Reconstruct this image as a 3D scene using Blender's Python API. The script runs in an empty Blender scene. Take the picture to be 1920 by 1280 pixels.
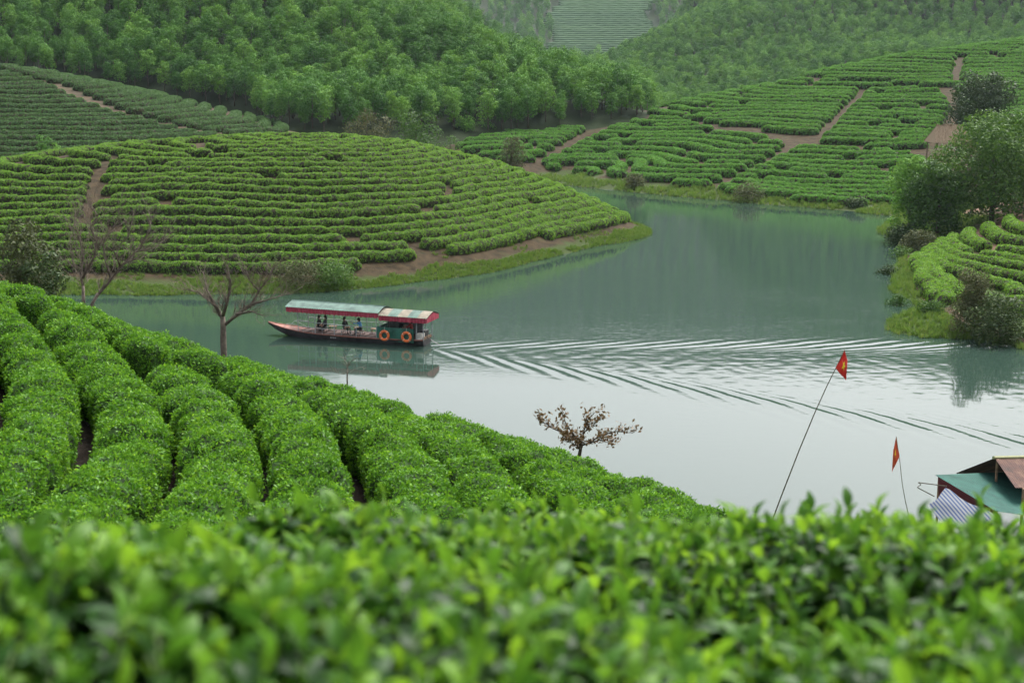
import bpy, math, random
import numpy as np
from mathutils import Vector, Matrix, Quaternion

R = math.radians
sc = bpy.context.scene
COL = sc.collection
rng = np.random.default_rng(7)
random.seed(7)

# ------------------------------------------------------------------ camera, sky, sun, exposure
CAM_H = 18.7
PITCH = math.atan(520 / 2666.667)
cam_data = bpy.data.cameras.new('camera')
cam_data.lens = 50; cam_data.sensor_width = 36; cam_data.clip_start = 0.1; cam_data.clip_end = 6000
cam_data.dof.use_dof = True; cam_data.dof.focus_distance = 95; cam_data.dof.aperture_fstop = 2.9
cam = bpy.data.objects.new('camera', cam_data); COL.objects.link(cam)
cam.location = (0, 0, CAM_H); cam.rotation_euler = (math.pi / 2 - PITCH, 0, 0)
sc.camera = cam

SUN_EL, SUN_AZ = R(58), R(27)            # azimuth measured from +Y towards +X
world = bpy.data.worlds.new('World'); sc.world = world; world.use_nodes = True
wn = world.node_tree; wn.nodes.clear()
w_out = wn.nodes.new('ShaderNodeOutputWorld'); w_bg = wn.nodes.new('ShaderNodeBackground')
w_hs = wn.nodes.new('ShaderNodeHueSaturation'); w_sky = wn.nodes.new('ShaderNodeTexSky')
w_sky.sky_type = 'NISHITA'; w_sky.sun_disc = False; w_sky.sun_elevation = SUN_EL; w_sky.sun_rotation = SUN_AZ
w_sky.air_density = 1.0; w_sky.dust_density = 7.0; w_sky.ozone_density = 1.0
w_hs.inputs['Saturation'].default_value = 0.33
w_bg.inputs['Strength'].default_value = 0.15
wn.links.new(w_sky.outputs[0], w_hs.inputs['Color']); wn.links.new(w_hs.outputs[0], w_bg.inputs[0]); wn.links.new(w_bg.outputs[0], w_out.inputs[0])

sun_data = bpy.data.lights.new('sun', 'SUN'); sun_data.energy = 1.35; sun_data.angle = R(14); sun_data.color = (1.0, 0.98, 0.945)
sun = bpy.data.objects.new('sun', sun_data); COL.objects.link(sun)
sdir = Vector((math.sin(SUN_AZ) * math.cos(SUN_EL), math.cos(SUN_AZ) * math.cos(SUN_EL), math.sin(SUN_EL)))
sun.rotation_euler = sdir.to_track_quat('Z', 'Y').to_euler()
sc.view_settings.view_transform = 'Standard'; sc.view_settings.look = 'None'; sc.view_settings.gamma = 1
sc.view_settings.exposure = 1.4
sc.cycles.use_denoising = True
sc.cycles.use_adaptive_sampling = True; sc.cycles.adaptive_threshold = 0.018
sc.cycles.max_bounces = 5; sc.cycles.diffuse_bounces = 2; sc.cycles.glossy_bounces = 2
sc.cycles.transmission_bounces = 3; sc.cycles.volume_bounces = 2; sc.cycles.transparent_max_bounces = 4

# ------------------------------------------------------------------ projection helpers (for laying out the land)
F_PX = 2666.667
CT, ST = math.cos(PITCH), math.sin(PITCH)

def P(px, py, Y, dz=0.0):
    """world point seen at (px,py) of the 1920x1280 picture at distance Y"""
    u = (px - 960) / F_PX; v = (py - 640) / F_PX
    dy = CT - v * ST; dzz = -ST - v * CT
    k = Y / dy
    return (u * k, Y, CAM_H + dzz * k + dz)

def S(px, py, z=0.0):
    """world point at height z seen at (px,py)"""
    u = (px - 960) / F_PX; v = (py - 640) / F_PX
    dy = CT - v * ST; dzz = -ST - v * CT
    k = (z - CAM_H) / dzz
    return (u * k, dy * k, z)

def proj(x, y, z):
    dep = y * CT - (z - CAM_H) * ST
    up = y * ST + (z - CAM_H) * CT
    return 960 + F_PX * x / dep, 640 - F_PX * up / dep

def in_poly(px, py, poly):
    px = np.asarray(px); py = np.asarray(py)
    inside = np.zeros(px.shape, bool); n = len(poly)
    for i in range(n):
        x0, y0 = poly[i]; x1, y1 = poly[(i + 1) % n]
        c = (y0 > py) != (y1 > py)
        with np.errstate(divide='ignore', invalid='ignore'):
            xi = (x1 - x0) * (py - y0) / (y1 - y0 + 1e-12) + x0
        inside ^= c & (px < xi)
    return inside

def noise3(x, y, z=0.0, seed=0):
    """cheap smooth noise, about -1..1"""
    s = seed * 12.9898
    return (np.sin(x * 1.31 + y * 0.87 + z * 1.13 + s) + np.sin(-x * 0.73 + y * 1.57 - z * 0.9 + 1.7 + s * 1.3)
            + np.sin(x * 2.17 - y * 1.93 + z * 1.71 + 4.1 + s * 0.7) * 0.7 + np.sin(x * 3.7 + y * 3.1 - z * 2.9 + 0.6 + s * 2.1) * 0.5) / 3.2

# ------------------------------------------------------------------ mesh helpers
def mesh_from(name, verts, faces, smooth=True):
    me = bpy.data.meshes.new(name)
    verts = np.asarray(verts, dtype=np.float32).reshape(-1, 3)
    if isinstance(faces, np.ndarray):
        k = faces.shape[1]; nf = faces.shape[0]
        me.vertices.add(len(verts)); me.vertices.foreach_set('co', verts.ravel())
        me.loops.add(nf * k); me.loops.foreach_set('vertex_index', faces.astype(np.int32).ravel())
        me.polygons.add(nf); me.polygons.foreach_set('loop_start', np.arange(0, nf * k, k, dtype=np.int32))
        me.polygons.foreach_set('loop_total', np.full(nf, k, dtype=np.int32))
        me.update(calc_edges=True); me.validate()
    else:
        me.from_pydata(verts.tolist(), [], faces); me.update()
    if smooth:
        me.polygons.foreach_set('use_smooth', np.ones(len(me.polygons), bool))
    return me

def put(name, me, mat=None, parent=None, loc=None, link=True):
    o = bpy.data.objects.new(name, me)
    if mat is not None and me is not None:
        me.materials.clear()
        for m in (mat if isinstance(mat, (list, tuple)) else [mat]):
            me.materials.append(m)
    if link: COL.objects.link(o)
    if parent is not None: o.parent = parent
    if loc is not None: o.location = loc
    return o

def tag(o, label=None, cat=None, group=None, kind=None):
    if label: o['label'] = label
    if cat: o['category'] = cat
    if group: o['group'] = group
    if kind: o['kind'] = kind
    return o

def empty(name, loc, rz=0.0):
    o = bpy.data.objects.new(name, None); COL.objects.link(o)
    o.location = loc; o.rotation_euler = (0, 0, rz); o.empty_display_size = 0.3
    return o

class MB:
    """collects boxes, tubes and sheets into one mesh"""
    def __init__(self): self.v = []; self.f = []; self.m = []; self.mi = 0
    def add(self, v, f):
        b = len(self.v); self.v += [tuple(p) for p in v]; self.f += [tuple(i + b for i in q) for q in f]; self.m += [self.mi] * len(f)
        return self
    def box(self, x0, x1, y0, y1, z0, z1):
        v = [(x, y, z) for x in (x0, x1) for y in (y0, y1) for z in (z0, z1)]
        return self.add(v, [(0, 1, 3, 2), (4, 6, 7, 5), (0, 4, 5, 1), (2, 3, 7, 6), (0, 2, 6, 4), (1, 5, 7, 3)])
    def tube(self, pts, rad, n=6, cap=True):
        pts = [Vector(p) for p in pts]; k = len(pts)
        if not isinstance(rad, (list, tuple)): rad = [rad] * k
        v = []; f = []; up = None
        for i, p in enumerate(pts):
            t = (pts[min(i + 1, k - 1)] - pts[max(i - 1, 0)])
            t = t.normalized() if t.length > 1e-9 else Vector((0, 0, 1))
            if up is None: up = t.orthogonal().normalized()
            up = (up - t * up.dot(t)); up = up.normalized() if up.length > 1e-6 else t.orthogonal().normalized()
            b = t.cross(up)
            for j in range(n):
                a = 2 * math.pi * j / n
                v.append(p + (up * math.cos(a) + b * math.sin(a)) * rad[i])
        for i in range(k - 1):
            for j in range(n):
                f.append((i * n + j, i * n + (j + 1) % n, (i + 1) * n + (j + 1) % n, (i + 1) * n + j))
        if cap: f.append(tuple(range(n))[::-1]); f.append(tuple(range((k - 1) * n, k * n)))
        return self.add(v, f)
    def sheet(self, rows):
        k = len(rows[0]); v = [p for r in rows for p in r]; f = []
        for i in range(len(rows) - 1):
            for j in range(k - 1): f.append((i * k + j, i * k + j + 1, (i + 1) * k + j + 1, (i + 1) * k + j))
        return self.add(v, f)
    def ellipsoid(self, c, r, nu=10, nv=7):
        rows = []
        for i in range(nv + 1):
            a = math.pi * i / nv
            rows.append([(c[0] + r[0] * math.sin(a) * math.cos(2 * math.pi * j / nu), c[1] + r[1] * math.sin(a) * math.sin(2 * math.pi * j / nu), c[2] + r[2] * math.cos(a)) for j in range(nu + 1)])
        return self.sheet(rows)
    def mesh(self, name, smooth=False):
        return mesh_from(name, self.v, self.f, smooth)
    def build(self, name, mat, parent=None, smooth=False, loc=None):
        me = self.mesh(name, smooth)
        o = put(name, me, mat, parent, loc)
        if isinstance(mat, (list, tuple)): me.polygons.foreach_set('material_index', np.array(self.m, dtype=np.int32))
        return o

# ------------------------------------------------------------------ materials
def new_mat(name):
    m = bpy.data.materials.new(name); m.use_nodes = True
    nt = m.node_tree; nt.nodes.clear()
    out = nt.nodes.new('ShaderNodeOutputMaterial'); b = nt.nodes.new('ShaderNodeBsdfPrincipled')
    nt.links.new(b.outputs[0], out.inputs[0])
    return m, nt, b, out

def ramp(nt, fac, stops):
    r = nt.nodes.new('ShaderNodeValToRGB')
    els = r.color_ramp.elements
    while len(els) > 1: els.remove(els[0])
    els[0].position = stops[0][0]; els[0].color = (*stops[0][1], 1)
    for p, c in stops[1:]:
        e = els.new(p); e.color = (*c, 1)
    if fac is not None: nt.links.new(fac, r.inputs[0])
    return r

def noise_node(nt, scale, detail=4, coord='Object', rough=0.6, vec=None, stretch=None):
    n = nt.nodes.new('ShaderNodeTexNoise'); n.inputs['Scale'].default_value = scale
    n.inputs['Detail'].default_value = detail; n.inputs['Roughness'].default_value = rough
    if vec is None:
        tc = nt.nodes.new('ShaderNodeTexCoord'); vec = tc.outputs[coord]
    if stretch:
        mp = nt.nodes.new('ShaderNodeMapping'); mp.inputs['Scale'].default_value = stretch
        nt.links.new(vec, mp.inputs[0]); vec = mp.outputs[0]
    nt.links.new(vec, n.inputs['Vector'])
    return n

def add_bump(nt, b, height, strength, dist=0.02):
    bp = nt.nodes.new('ShaderNodeBump'); bp.inputs['Strength'].default_value = strength; bp.inputs['Distance'].default_value = dist
    nt.links.new(height, bp.inputs['Height']); nt.links.new(bp.outputs[0], b.inputs['Normal'])
    return bp

def plain(name, col, rough=0.6, metal=0.0, var=0.15, scale=6.0, bump=0.2, spec=0.4):
    """paint, wood or metal with a little wear"""
    m, nt, b, out = new_mat(name)
    n = noise_node(nt, scale, 6)
    lo = tuple(c * (1 - var * 1.6) for c in col); hi = tuple(min(1, c * (1 + var)) for c in col)
    r = ramp(nt, n.outputs['Fac'], [(0.3, lo), (0.62, hi)])
    nt.links.new(r.outputs[0], b.inputs['Base Color'])
    b.inputs['Roughness'].default_value = rough; b.inputs['Metallic'].default_value = metal
    b.inputs['Specular IOR Level'].default_value = spec
    if bump: add_bump(nt, b, n.outputs['Fac'], bump, 0.01)
    return m

def leafy(name, stops, rough=0.5, trans=0.3, spec=0.35, per_plant=0.38):
    """leaf material: colour varies from leaf to leaf and from plant to plant"""
    m, nt, b, out = new_mat(name)
    geo = nt.nodes.new('ShaderNodeNewGeometry'); oi = nt.nodes.new('ShaderNodeObjectInfo')
    mx = nt.nodes.new('ShaderNodeMath'); mx.operation = 'MULTIPLY_ADD'
    mx.inputs[1].default_value = 1 - per_plant
    sc2 = nt.nodes.new('ShaderNodeMath'); sc2.operation = 'MULTIPLY'; sc2.inputs[1].default_value = per_plant
    nt.links.new(oi.outputs['Random'], sc2.inputs[0])
    nt.links.new(geo.outputs['Random Per Island'], mx.inputs[0]); nt.links.new(sc2.outputs[0], mx.inputs[2])
    r = ramp(nt, mx.outputs[0], stops)
    nt.links.new(r.outputs[0], b.inputs['Base Color'])
    b.inputs['Roughness'].default_value = rough; b.inputs['Specular IOR Level'].default_value = spec
    if trans > 0:
        t = nt.nodes.new('ShaderNodeBsdfTranslucent'); ms = nt.nodes.new('ShaderNodeMixShader')
        hs = nt.nodes.new('ShaderNodeHueSaturation'); hs.inputs['Value'].default_value = 1.5; hs.inputs['Hue'].default_value = 0.485
        nt.links.new(r.outputs[0], hs.inputs['Color']); nt.links.new(hs.outputs[0], t.inputs[0])
        ms.inputs[0].default_value = trans
        nt.links.new(b.outputs[0], ms.inputs[1]); nt.links.new(t.outputs[0], ms.inputs[2]); nt.links.new(ms.outputs[0], out.inputs[0])
    return m

def soil_mat(name, dark, light, grass, grass_top, grass_amount, scale=0.6):
    """earth with clods; grass grows in a band above the water line and in patches"""
    m, nt, b, out = new_mat(name)
    tc = nt.nodes.new('ShaderNodeTexCoord')
    n1 = noise_node(nt, scale, 8, vec=tc.outputs['Object'], rough=0.7); n2 = noise_node(nt, scale * 0.35, 5, vec=tc.outputs['Object'])
    n3 = noise_node(nt, scale * 9, 4, vec=tc.outputs['Object'])
    r = ramp(nt, n1.outputs['Fac'], [(0.34, dark), (0.64, light)])
    g = ramp(nt, n3.outputs['Fac'], [(0.3, tuple(c * 0.55 for c in grass)), (0.7, grass)])
    sep = nt.nodes.new('ShaderNodeSeparateXYZ'); nt.links.new(tc.outputs['Object'], sep.inputs[0])
    mr = nt.nodes.new('ShaderNodeMapRange'); mr.inputs['From Min'].default_value = grass_top; mr.inputs['From Max'].default_value = grass_top * 0.4
    nt.links.new(sep.outputs['Z'], mr.inputs['Value'])
    ad = nt.nodes.new('ShaderNodeMath'); ad.operation = 'MULTIPLY_ADD'; ad.inputs[1].default_value = grass_amount; 
    nt.links.new(mr.outputs[0], ad.inputs[0]); nt.links.new(n2.outputs['Fac'], ad.inputs[2])
    st = ramp(nt, ad.outputs[0], [(0.58, (0, 0, 0)), (0.78, (1, 1, 1))])
    mix = nt.nodes.new('ShaderNodeMix'); mix.data_type = 'RGBA'
    nt.links.new(st.outputs[0], mix.inputs['Factor']); nt.links.new(r.outputs[0], mix.inputs['A']); nt.links.new(g.outputs[0], mix.inputs['B'])
    nt.links.new(mix.outputs['Result'], b.inputs['Base Color'])
    b.inputs['Roughness'].default_value = 0.95; b.inputs['Specular IOR Level'].default_value = 0.1
    add_bump(nt, b, n1.outputs['Fac'], 0.8, 0.15)
    return m

GRASS = (0.042, 0.062, 0.016)
M = {}
M['soil_red'] = soil_mat('red_earth', (0.013, 0.01, 0.005), (0.056, 0.039, 0.02), GRASS, 0.8, 0.5, 1.1)
M['soil_dark'] = soil_mat('dark_earth', (0.007, 0.0055, 0.004), (0.024, 0.018, 0.012), GRASS, 3.0, 0.3, 1.5)
M['soil_far'] = soil_mat('far_earth', (0.016, 0.012, 0.006), (0.052, 0.037, 0.019), GRASS, 1.3, 0.6, 0.9)
M['soil_slope'] = soil_mat('slope_earth', (0.03, 0.026, 0.016), (0.075, 0.055, 0.034), GRASS, 0.5, 0.0)
M['islet'] = soil_mat('grassy_earth', (0.07, 0.044, 0.028), (0.13, 0.085, 0.055), (0.04, 0.07, 0.014), 2.2, 0.6)
M['forest_floor'] = soil_mat('forest_floor', (0.01, 0.014, 0.006), (0.024, 0.026, 0.012), (0.018, 0.03, 0.01), 50, 0.5)
M['far_hill'] = soil_mat('far_hill_earth', (0.025, 0.035, 0.018), (0.05, 0.055, 0.032), (0.03, 0.05, 0.02), 200, 0.2, 0.08)
M['bed'] = plain('lake_bed_mud', (0.05, 0.05, 0.035), 0.9)
M['hedge_core'] = plain('hedge_twigs', (0.026, 0.026, 0.013), 0.9, var=0.5, scale=5, bump=0.5, spec=0.1)
M['hedge_green'] = plain('leafy_twigs', (0.02, 0.045, 0.009), 0.9, var=0.6, scale=9, bump=0.5, spec=0.1)
M['tea_near'] = leafy('tea_leaf', [(0.0, (0.02, 0.065, 0.006)), (0.35, (0.042, 0.14, 0.008)), (0.7, (0.09, 0.235, 0.012)), (1.0, (0.17, 0.34, 0.022))], 0.45, 0.34, 0.13)
M['tea_mid'] = leafy('tea_leaf_mid', [(0.0, (0.04, 0.11, 0.010)), (0.4, (0.085, 0.205, 0.016)), (0.75, (0.14, 0.295, 0.022)), (0.96, (0.21, 0.36, 0.028)), (1.0, (0.15, 0.12, 0.04))], 0.55, 0.28, 0.14)
M['tea_far'] = leafy('tea_leaf_far', [(0.0, (0.036, 0.11, 0.018)), (0.5, (0.07, 0.2, 0.028)), (0.92, (0.115, 0.28, 0.038)), (1.0, (0.13, 0.11, 0.045))], 0.6, 0.28, 0.12)
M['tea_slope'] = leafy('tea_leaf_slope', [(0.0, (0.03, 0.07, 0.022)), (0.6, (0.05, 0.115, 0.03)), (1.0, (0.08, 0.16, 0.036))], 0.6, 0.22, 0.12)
M['tree_leaf'] = leafy('plantation_leaf', [(0.0, (0.016, 0.058, 0.009)), (0.3, (0.042, 0.13, 0.016)), (0.6, (0.07, 0.185, 0.023)), (1.0, (0.165, 0.33, 0.04))], 0.6, 0.16, 0.1, 0.6)
M['tree_dark'] = leafy('dark_leaf', [(0.0, (0.018, 0.038, 0.012)), (0.6, (0.032, 0.062, 0.018)), (1.0, (0.06, 0.085, 0.022))], 0.55, 0.2, 0.12)
M['tree_mid'] = leafy('broad_leaf', [(0.0, (0.017, 0.05, 0.008)), (0.6, (0.04, 0.1, 0.014)), (1.0, (0.08, 0.165, 0.02))], 0.55, 0.28, 0.14)
M['bush_olive'] = leafy('olive_leaf', [(0.0, (0.03, 0.042, 0.015)), (0.6, (0.06, 0.075, 0.025)), (1.0, (0.11, 0.10, 0.04))], 0.6, 0.2, 0.12)
M['red_leaf'] = leafy('rusty_leaf', [(0.0, (0.07, 0.05, 0.014)), (0.55, (0.12, 0.068, 0.02)), (1.0, (0.2, 0.075, 0.03))], 0.5, 0.25, 0.3)
M['far_rows'] = leafy('distant_tea_leaf', [(0.0, (0.03, 0.065, 0.03)), (1.0, (0.05, 0.095, 0.04))], 0.8, 0.0, 0.05)
M['grass'] = leafy('grass_blade', [(0.0, (0.035, 0.085, 0.012)), (0.6, (0.075, 0.15, 0.02)), (0.9, (0.11, 0.17, 0.03)), (1.0, (0.16, 0.14, 0.06))], 0.6, 0.3, 0.2)
M['fg_old'] = leafy('tea_leaf_old', [(0.0, (0.006, 0.028, 0.004)), (0.5, (0.02, 0.075, 0.007)), (1.0, (0.055, 0.155, 0.012))], 0.45, 0.35, 0.18)
M['fg_young'] = leafy('tea_leaf_young', [(0.0, (0.016, 0.068, 0.006)), (0.6, (0.048, 0.14, 0.010)), (1.0, (0.135, 0.275, 0.016))], 0.45, 0.42, 0.16)
M['fg_stem'] = plain('tea_stem', (0.1, 0.16, 0.04), 0.6)
M['bark'] = plain('bark', (0.075, 0.058, 0.044), 0.9, var=0.4, scale=8, bump=0.6, spec=0.15)
M['bark_pale'] = plain('bark_pale', (0.15, 0.122, 0.098), 0.9, var=0.35, scale=8, bump=0.6, spec=0.15)
M['bark_dark'] = plain('bark_dark', (0.07, 0.05, 0.04), 0.9, var=0.35, scale=8, bump=0.5, spec=0.15)

# ------------------------------------------------------------------ the land: each hill a height field through survey points
class Field:
    def __init__(self, pts, x0, x1, y0, y1, step, rough=0.12, rscale=0.35, zmax=None, reg=0.02):
        p = np.array(pts, float); sx = 1 / 30.0
        self.x0, self.x1, self.y0, self.y1, self.st = x0, x1, y0, y1, step
        q = p[:, :2] * sx; n = len(q)
        def ker(d2): return 0.5 * d2 * np.log(d2 + 1e-9)
        d2 = ((q[:, None] - q[None]) ** 2).sum(-1)
        A = np.zeros((n + 3, n + 3)); A[:n, :n] = ker(d2) + np.eye(n) * reg
        A[:n, n] = 1; A[:n, n + 1:] = q; A[n, :n] = 1; A[n + 1:, :n] = q.T
        w = np.linalg.solve(A, np.concatenate([p[:, 2], np.zeros(3)]))
        self.xs = np.arange(x0, x1 + step, step); self.ys = np.arange(y0, y1 + step, step)
        X, Y = np.meshgrid(self.xs, self.ys)
        G = np.stack([X.ravel(), Y.ravel()], 1) * sx
        Z = np.empty(len(G))
        for i in range(0, len(G), 20000):
            g = G[i:i + 20000]
            Z[i:i + 20000] = ker(((g[:, None] - q[None]) ** 2).sum(-1)) @ w[:n] + w[n] + g @ w[n + 1:]
        Z = Z.reshape(X.shape)
        if zmax is not None: Z = np.minimum(Z, zmax)
        Z += rough * noise3(X * rscale, Y * rscale, 0, 3) + rough * 0.4 * noise3(X * rscale * 2.7, Y * rscale * 2.7, 0, 5)
        self.X, self.Y, self.Z = X, Y, np.clip(Z, -4, 400)
    def z(self, x, y):
        x = np.asarray(x, float); y = np.asarray(y, float)
        fx = np.clip((x - self.x0) / self.st, 0, len(self.xs) - 1.001); fy = np.clip((y - self.y0) / self.st, 0, len(self.ys) - 1.001)
        i = fx.astype(int); j = fy.astype(int); a = fx - i; b = fy - j; Z = self.Z
        return Z[j, i] * (1 - a) * (1 - b) + Z[j, i + 1] * a * (1 - b) + Z[j + 1, i] * (1 - a) * b + Z[j + 1, i + 1] * a * b
    def inside(self, x, y):
        return (x > self.x0) & (x < self.x1) & (y > self.y0) & (y < self.y1)
    def build(self, name, mat):
        ny, nx = self.X.shape
        v = np.stack([self.X, self.Y, self.Z], -1).reshape(-1, 3)
        idx = np.arange(nx * ny).reshape(ny, nx)
        f = np.stack([idx[:-1, :-1], idx[:-1, 1:], idx[1:, 1:], idx[1:, :-1]], -1).reshape(-1, 4)
        zf = self.Z.ravel()[f].max(1)
        f = f[zf > -2.5]
        o = put(name, mesh_from(name, v, f), mat)
        return tag(o, kind='structure')
    def occluded(self, x, y, z, tol):
        """does this hill itself hide the point from the camera"""
        occ = np.zeros(len(x), bool)
        for t in np.linspace(0.02, 0.5, 26):
            xx, yy = x * (1 - t), y * (1 - t); zz = z + (CAM_H - z) * t
            occ |= self.inside(xx, yy) & (self.z(xx, yy) > zz + tol)
        return occ

def H(px, py, Y): return P(px, py, Y, -0.75)
def HN(px, py, Y): return P(px, py, Y, -1.0)      # ground under a hedge top seen there

# the near hill the camera stands on
near_pts = [(0, 0, 17.1), (-6, 0, 17.4), (6, 0, 16.7), (0, -6, 18.5), (-8, -6, 18.8), (8, -6, 18), (0, 3, 16.6), (-5, 3, 16.8), (5, 3, 16.3), (0, 6, 15.7), (-5, 6, 15.9), (5, 6, 15.35),
    (0, 10, 13.7), (-6, 10, 14.0), (6, 10, 13.2), (-14, 8, 15), (12, 8, 12.5),
    HN(0, 960, 17), HN(300, 960, 17.5), HN(650, 980, 17), HN(900, 930, 20), HN(1200, 990, 20), HN(500, 800, 22), HN(200, 700, 27), HN(0, 700, 27), HN(0, 800, 22), HN(700, 830, 22),
    HN(-200, 470, 36), HN(0, 528, 34), HN(100, 560, 33), HN(200, 590, 32.5), HN(420, 655, 31), HN(640, 717, 29), HN(860, 790, 27.5), HN(1080, 862, 26), HN(1240, 917, 25), HN(1340, 966, 25.2), HN(1430, 1000, 27.5),
    (-22, 30, 13.5), (-28, 38, 12.5), (-20, 44, 9), (-13.7, 45, 7.2), (-20, 60, 3.2), (-30, 60, 4.5), (-20, 76, -0.6), (-32, 78, -0.3), (-6, 40, 6.6), (-8, 55, 2), (-6, 66, -1), (0, 36, 6.6), (0, 46, 2.2), (0, 56, -1.2),
    (6, 36, 5.2), (7, 46, 0.8), (8, 56, -1.5), (13, 30, 7.0), (14, 40, 3.0), (16, 50, 0.5), (18, 57, -1.2), (24, 40, 3), (26, 56, -1), (20, 20, 9), (26, 28, 7.5), (-20, 85, -4), (0, 70, -4), (20, 68, -4), (30, 66, -4), (-34, 90, -4), (-32, 15, 15)]
near = Field(near_pts, -34, 30, -6, 90, 0.5, 0.05, 0.8)
near.build('near_hillside', M['soil_dark'])

island_pts = [S(*p) for p in [(1215, 430), (1120, 460), (1000, 489), (900, 514), (820, 524), (680, 542), (540, 552), (300, 554), (100, 554), (-150, 556), (-400, 556)]] + \
    [H(*p) for p in [(600, 500, 121), (600, 400, 134), (600, 320, 147), (600, 270, 158), (600, 250, 168), (300, 505, 121), (300, 420, 132), (300, 340, 145), (300, 282, 157), (300, 261, 168),
     (0, 505, 121), (0, 430, 131), (0, 360, 142), (0, 312, 153), (0, 298, 165), (-200, 505, 121), (-200, 420, 135), (-200, 355, 152), (-200, 343, 165), (-400, 400, 150), (-400, 370, 165),
     (850, 458, 131), (850, 380, 143), (850, 312, 157), (850, 283, 169), (740, 262, 168), (1000, 438, 142), (1000, 380, 152), (1000, 334, 163), (1000, 324, 168), (1100, 415, 152), (1100, 375, 161), (1100, 364, 166), (1165, 398, 161)]] + \
    [(-80, 200, 3), (-50, 200, 3), (-22, 200, 2.5), (0, 190, 1), (6, 183, 0), (13, 173, -1), (-100, 195, 4), (-120, 180, 4),
     (30, 150, -4), (30, 185, -4), (8, 120, -4), (-20, 108, -3), (-60, 107, -3), (-100, 107, -3), (-140, 107, -3), (-80, 230, -1), (-20, 230, -1), (10, 205, -3), (-120, 120, 1.5), (-120, 150, 6)]
island = Field(island_pts, -125, 30, 106, 225, 1.0, 0.10, 0.3)
island.build('island_hill', M['soil_red'])

far_pts = [S(*p) for p in [(1040, 335), (1100, 352), (1180, 360), (1330, 374), (1480, 387), (1640, 402), (1800, 415), (1920, 425), (2100, 440)]] + \
    [H(*p) for p in [(1100, 322, 230), (1130, 238, 268), (1000, 300, 238), (900, 268, 246), (850, 272, 246), (1210, 206, 285), (1350, 176, 300), (1500, 143, 310), (1700, 101, 325), (1920, 71, 340), (2100, 50, 345),
     (1300, 300, 228), (1300, 250, 254), (1500, 350, 200), (1500, 290, 225), (1500, 220, 260), (1500, 170, 292), (1700, 372, 190), (1700, 300, 214), (1700, 220, 248), (1700, 150, 285),
     (1900, 385, 184), (1900, 300, 212), (1900, 200, 255), (1900, 110, 308), (2100, 300, 215), (2100, 150, 290)]] + \
    [(-12, 250, 4.5), (-12, 272, 5.5), (30, 330, 6), (80, 365, 12), (130, 385, 20), (0, 300, 5), (10, 190, -4), (40, 166, -4), (80, 158, -4), (110, 158, -3), (0, 215, -2.5), (-12, 225, 0), (160, 330, 26), (150, 200, 4), (150, 250, 14)]
farhill = Field(far_pts, -14, 150, 160, 400, 1.5, 0.15, 0.2)
farhill.build('lakeside_hill', M['soil_far'])

slope_pts = [H(*p) for p in [(430, 242, 225), (0, 295, 190), (0, 210, 217), (0, 124, 250), (200, 255, 205), (200, 173, 240), (530, 247, 228), (330, 206, 235), (-300, 200, 215), (-300, 100, 250), (-300, 300, 190), (200, 280, 196), (400, 262, 212)]] + \
    [(-70, 182, 4), (-40, 197, 4), (-110, 180, 4), (-90, 280, 16), (-60, 275, 11), (-35, 260, 6), (-30, 235, 6), (-30, 215, 4), (-130, 180, 4), (-130, 290, 19), (-20, 240, 4)]
slope = Field(slope_pts, -135, -20, 180, 290, 1.25, 0.12, 0.2)
slope.build('western_slope', M['soil_slope'])

forest1_pts = [P(540, 247, 248), P(900, 240, 259, -1.5), P(1100, 226, 270, -1.5), P(1290, 200, 288, -1.5), P(860, 0, 305, -11), P(1000, 50, 300, -11), P(1150, 105, 293, -9), P(1280, 160, 291, -8), P(0, 0, 302, -9.3), P(450, 0, 303, -9.3),
    P(700, 100, 282, -9.3), P(300, 100, 284, -9.3), P(0, 110, 268, -5), P(0, 60, 285, -9.3), P(330, 200, 262, -5), (-120, 270, 14), (-150, 300, 24), (-30, 380, 42), (-80, 400, 66), (-150, 400, 66), (-90, 340, 44), (-50, 335, 38),
    (20, 335, 8), (40, 320, 7), (42, 295, 7), (-13, 345, 21), (-14, 380, 22), (-17, 440, 25), (2, 340, 13), (2, 380, 13), (2, 440, 14), (-40, 440, 60), (-150, 460, 75), (-80, 460, 74), (20, 440, 12), (-160, 250, 15), (-40, 246, 3), (0, 246, 0.5), (20, 262, 2)]
forest1 = Field(forest1_pts, -175, 45, 244, 470, 2.0, 0.3, 0.1)
forest1.build('forested_hill', M['forest_floor'])

forest2_pts = [P(1200, 195, 335, -3), P(1180, 95, 400, -8.5), P(1260, 50, 415, -8.5), P(1340, 0, 430, -8.5), P(1600, 60, 392, -8.5), P(1600, 0, 430, -8.5), P(1920, 0, 430, -8.5), P(1920, 60, 382, -8.5), P(1400, 130, 355, -6), P(1400, 60, 395, -8.5), P(1700, 85, 365, -5),
    (20, 420, 7), (14, 490, 10), (60, 540, 20), (160, 540, 105), (105, 520, 76), (82, 545, 66), (125, 560, 98), (200, 520, 100), (30, 560, 10), (40, 340, 6), (100, 345, 14), (180, 350, 24), (200, 420, 45), (70, 610, 22), (180, 620, 110), (110, 600, 70), (15, 350, 5), (0, 620, 18)]
forest2_pts = [(1.5 * x, 1.5 * y, CAM_H + 1.5 * (z - CAM_H) + 2.5) for x, y, z in forest2_pts]
forest2 = Field(forest2_pts, 12, 330, 502, 925, 4.0, 0.5, 0.06)
forest2.build('misty_forested_hill', M['forest_floor'])

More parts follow.
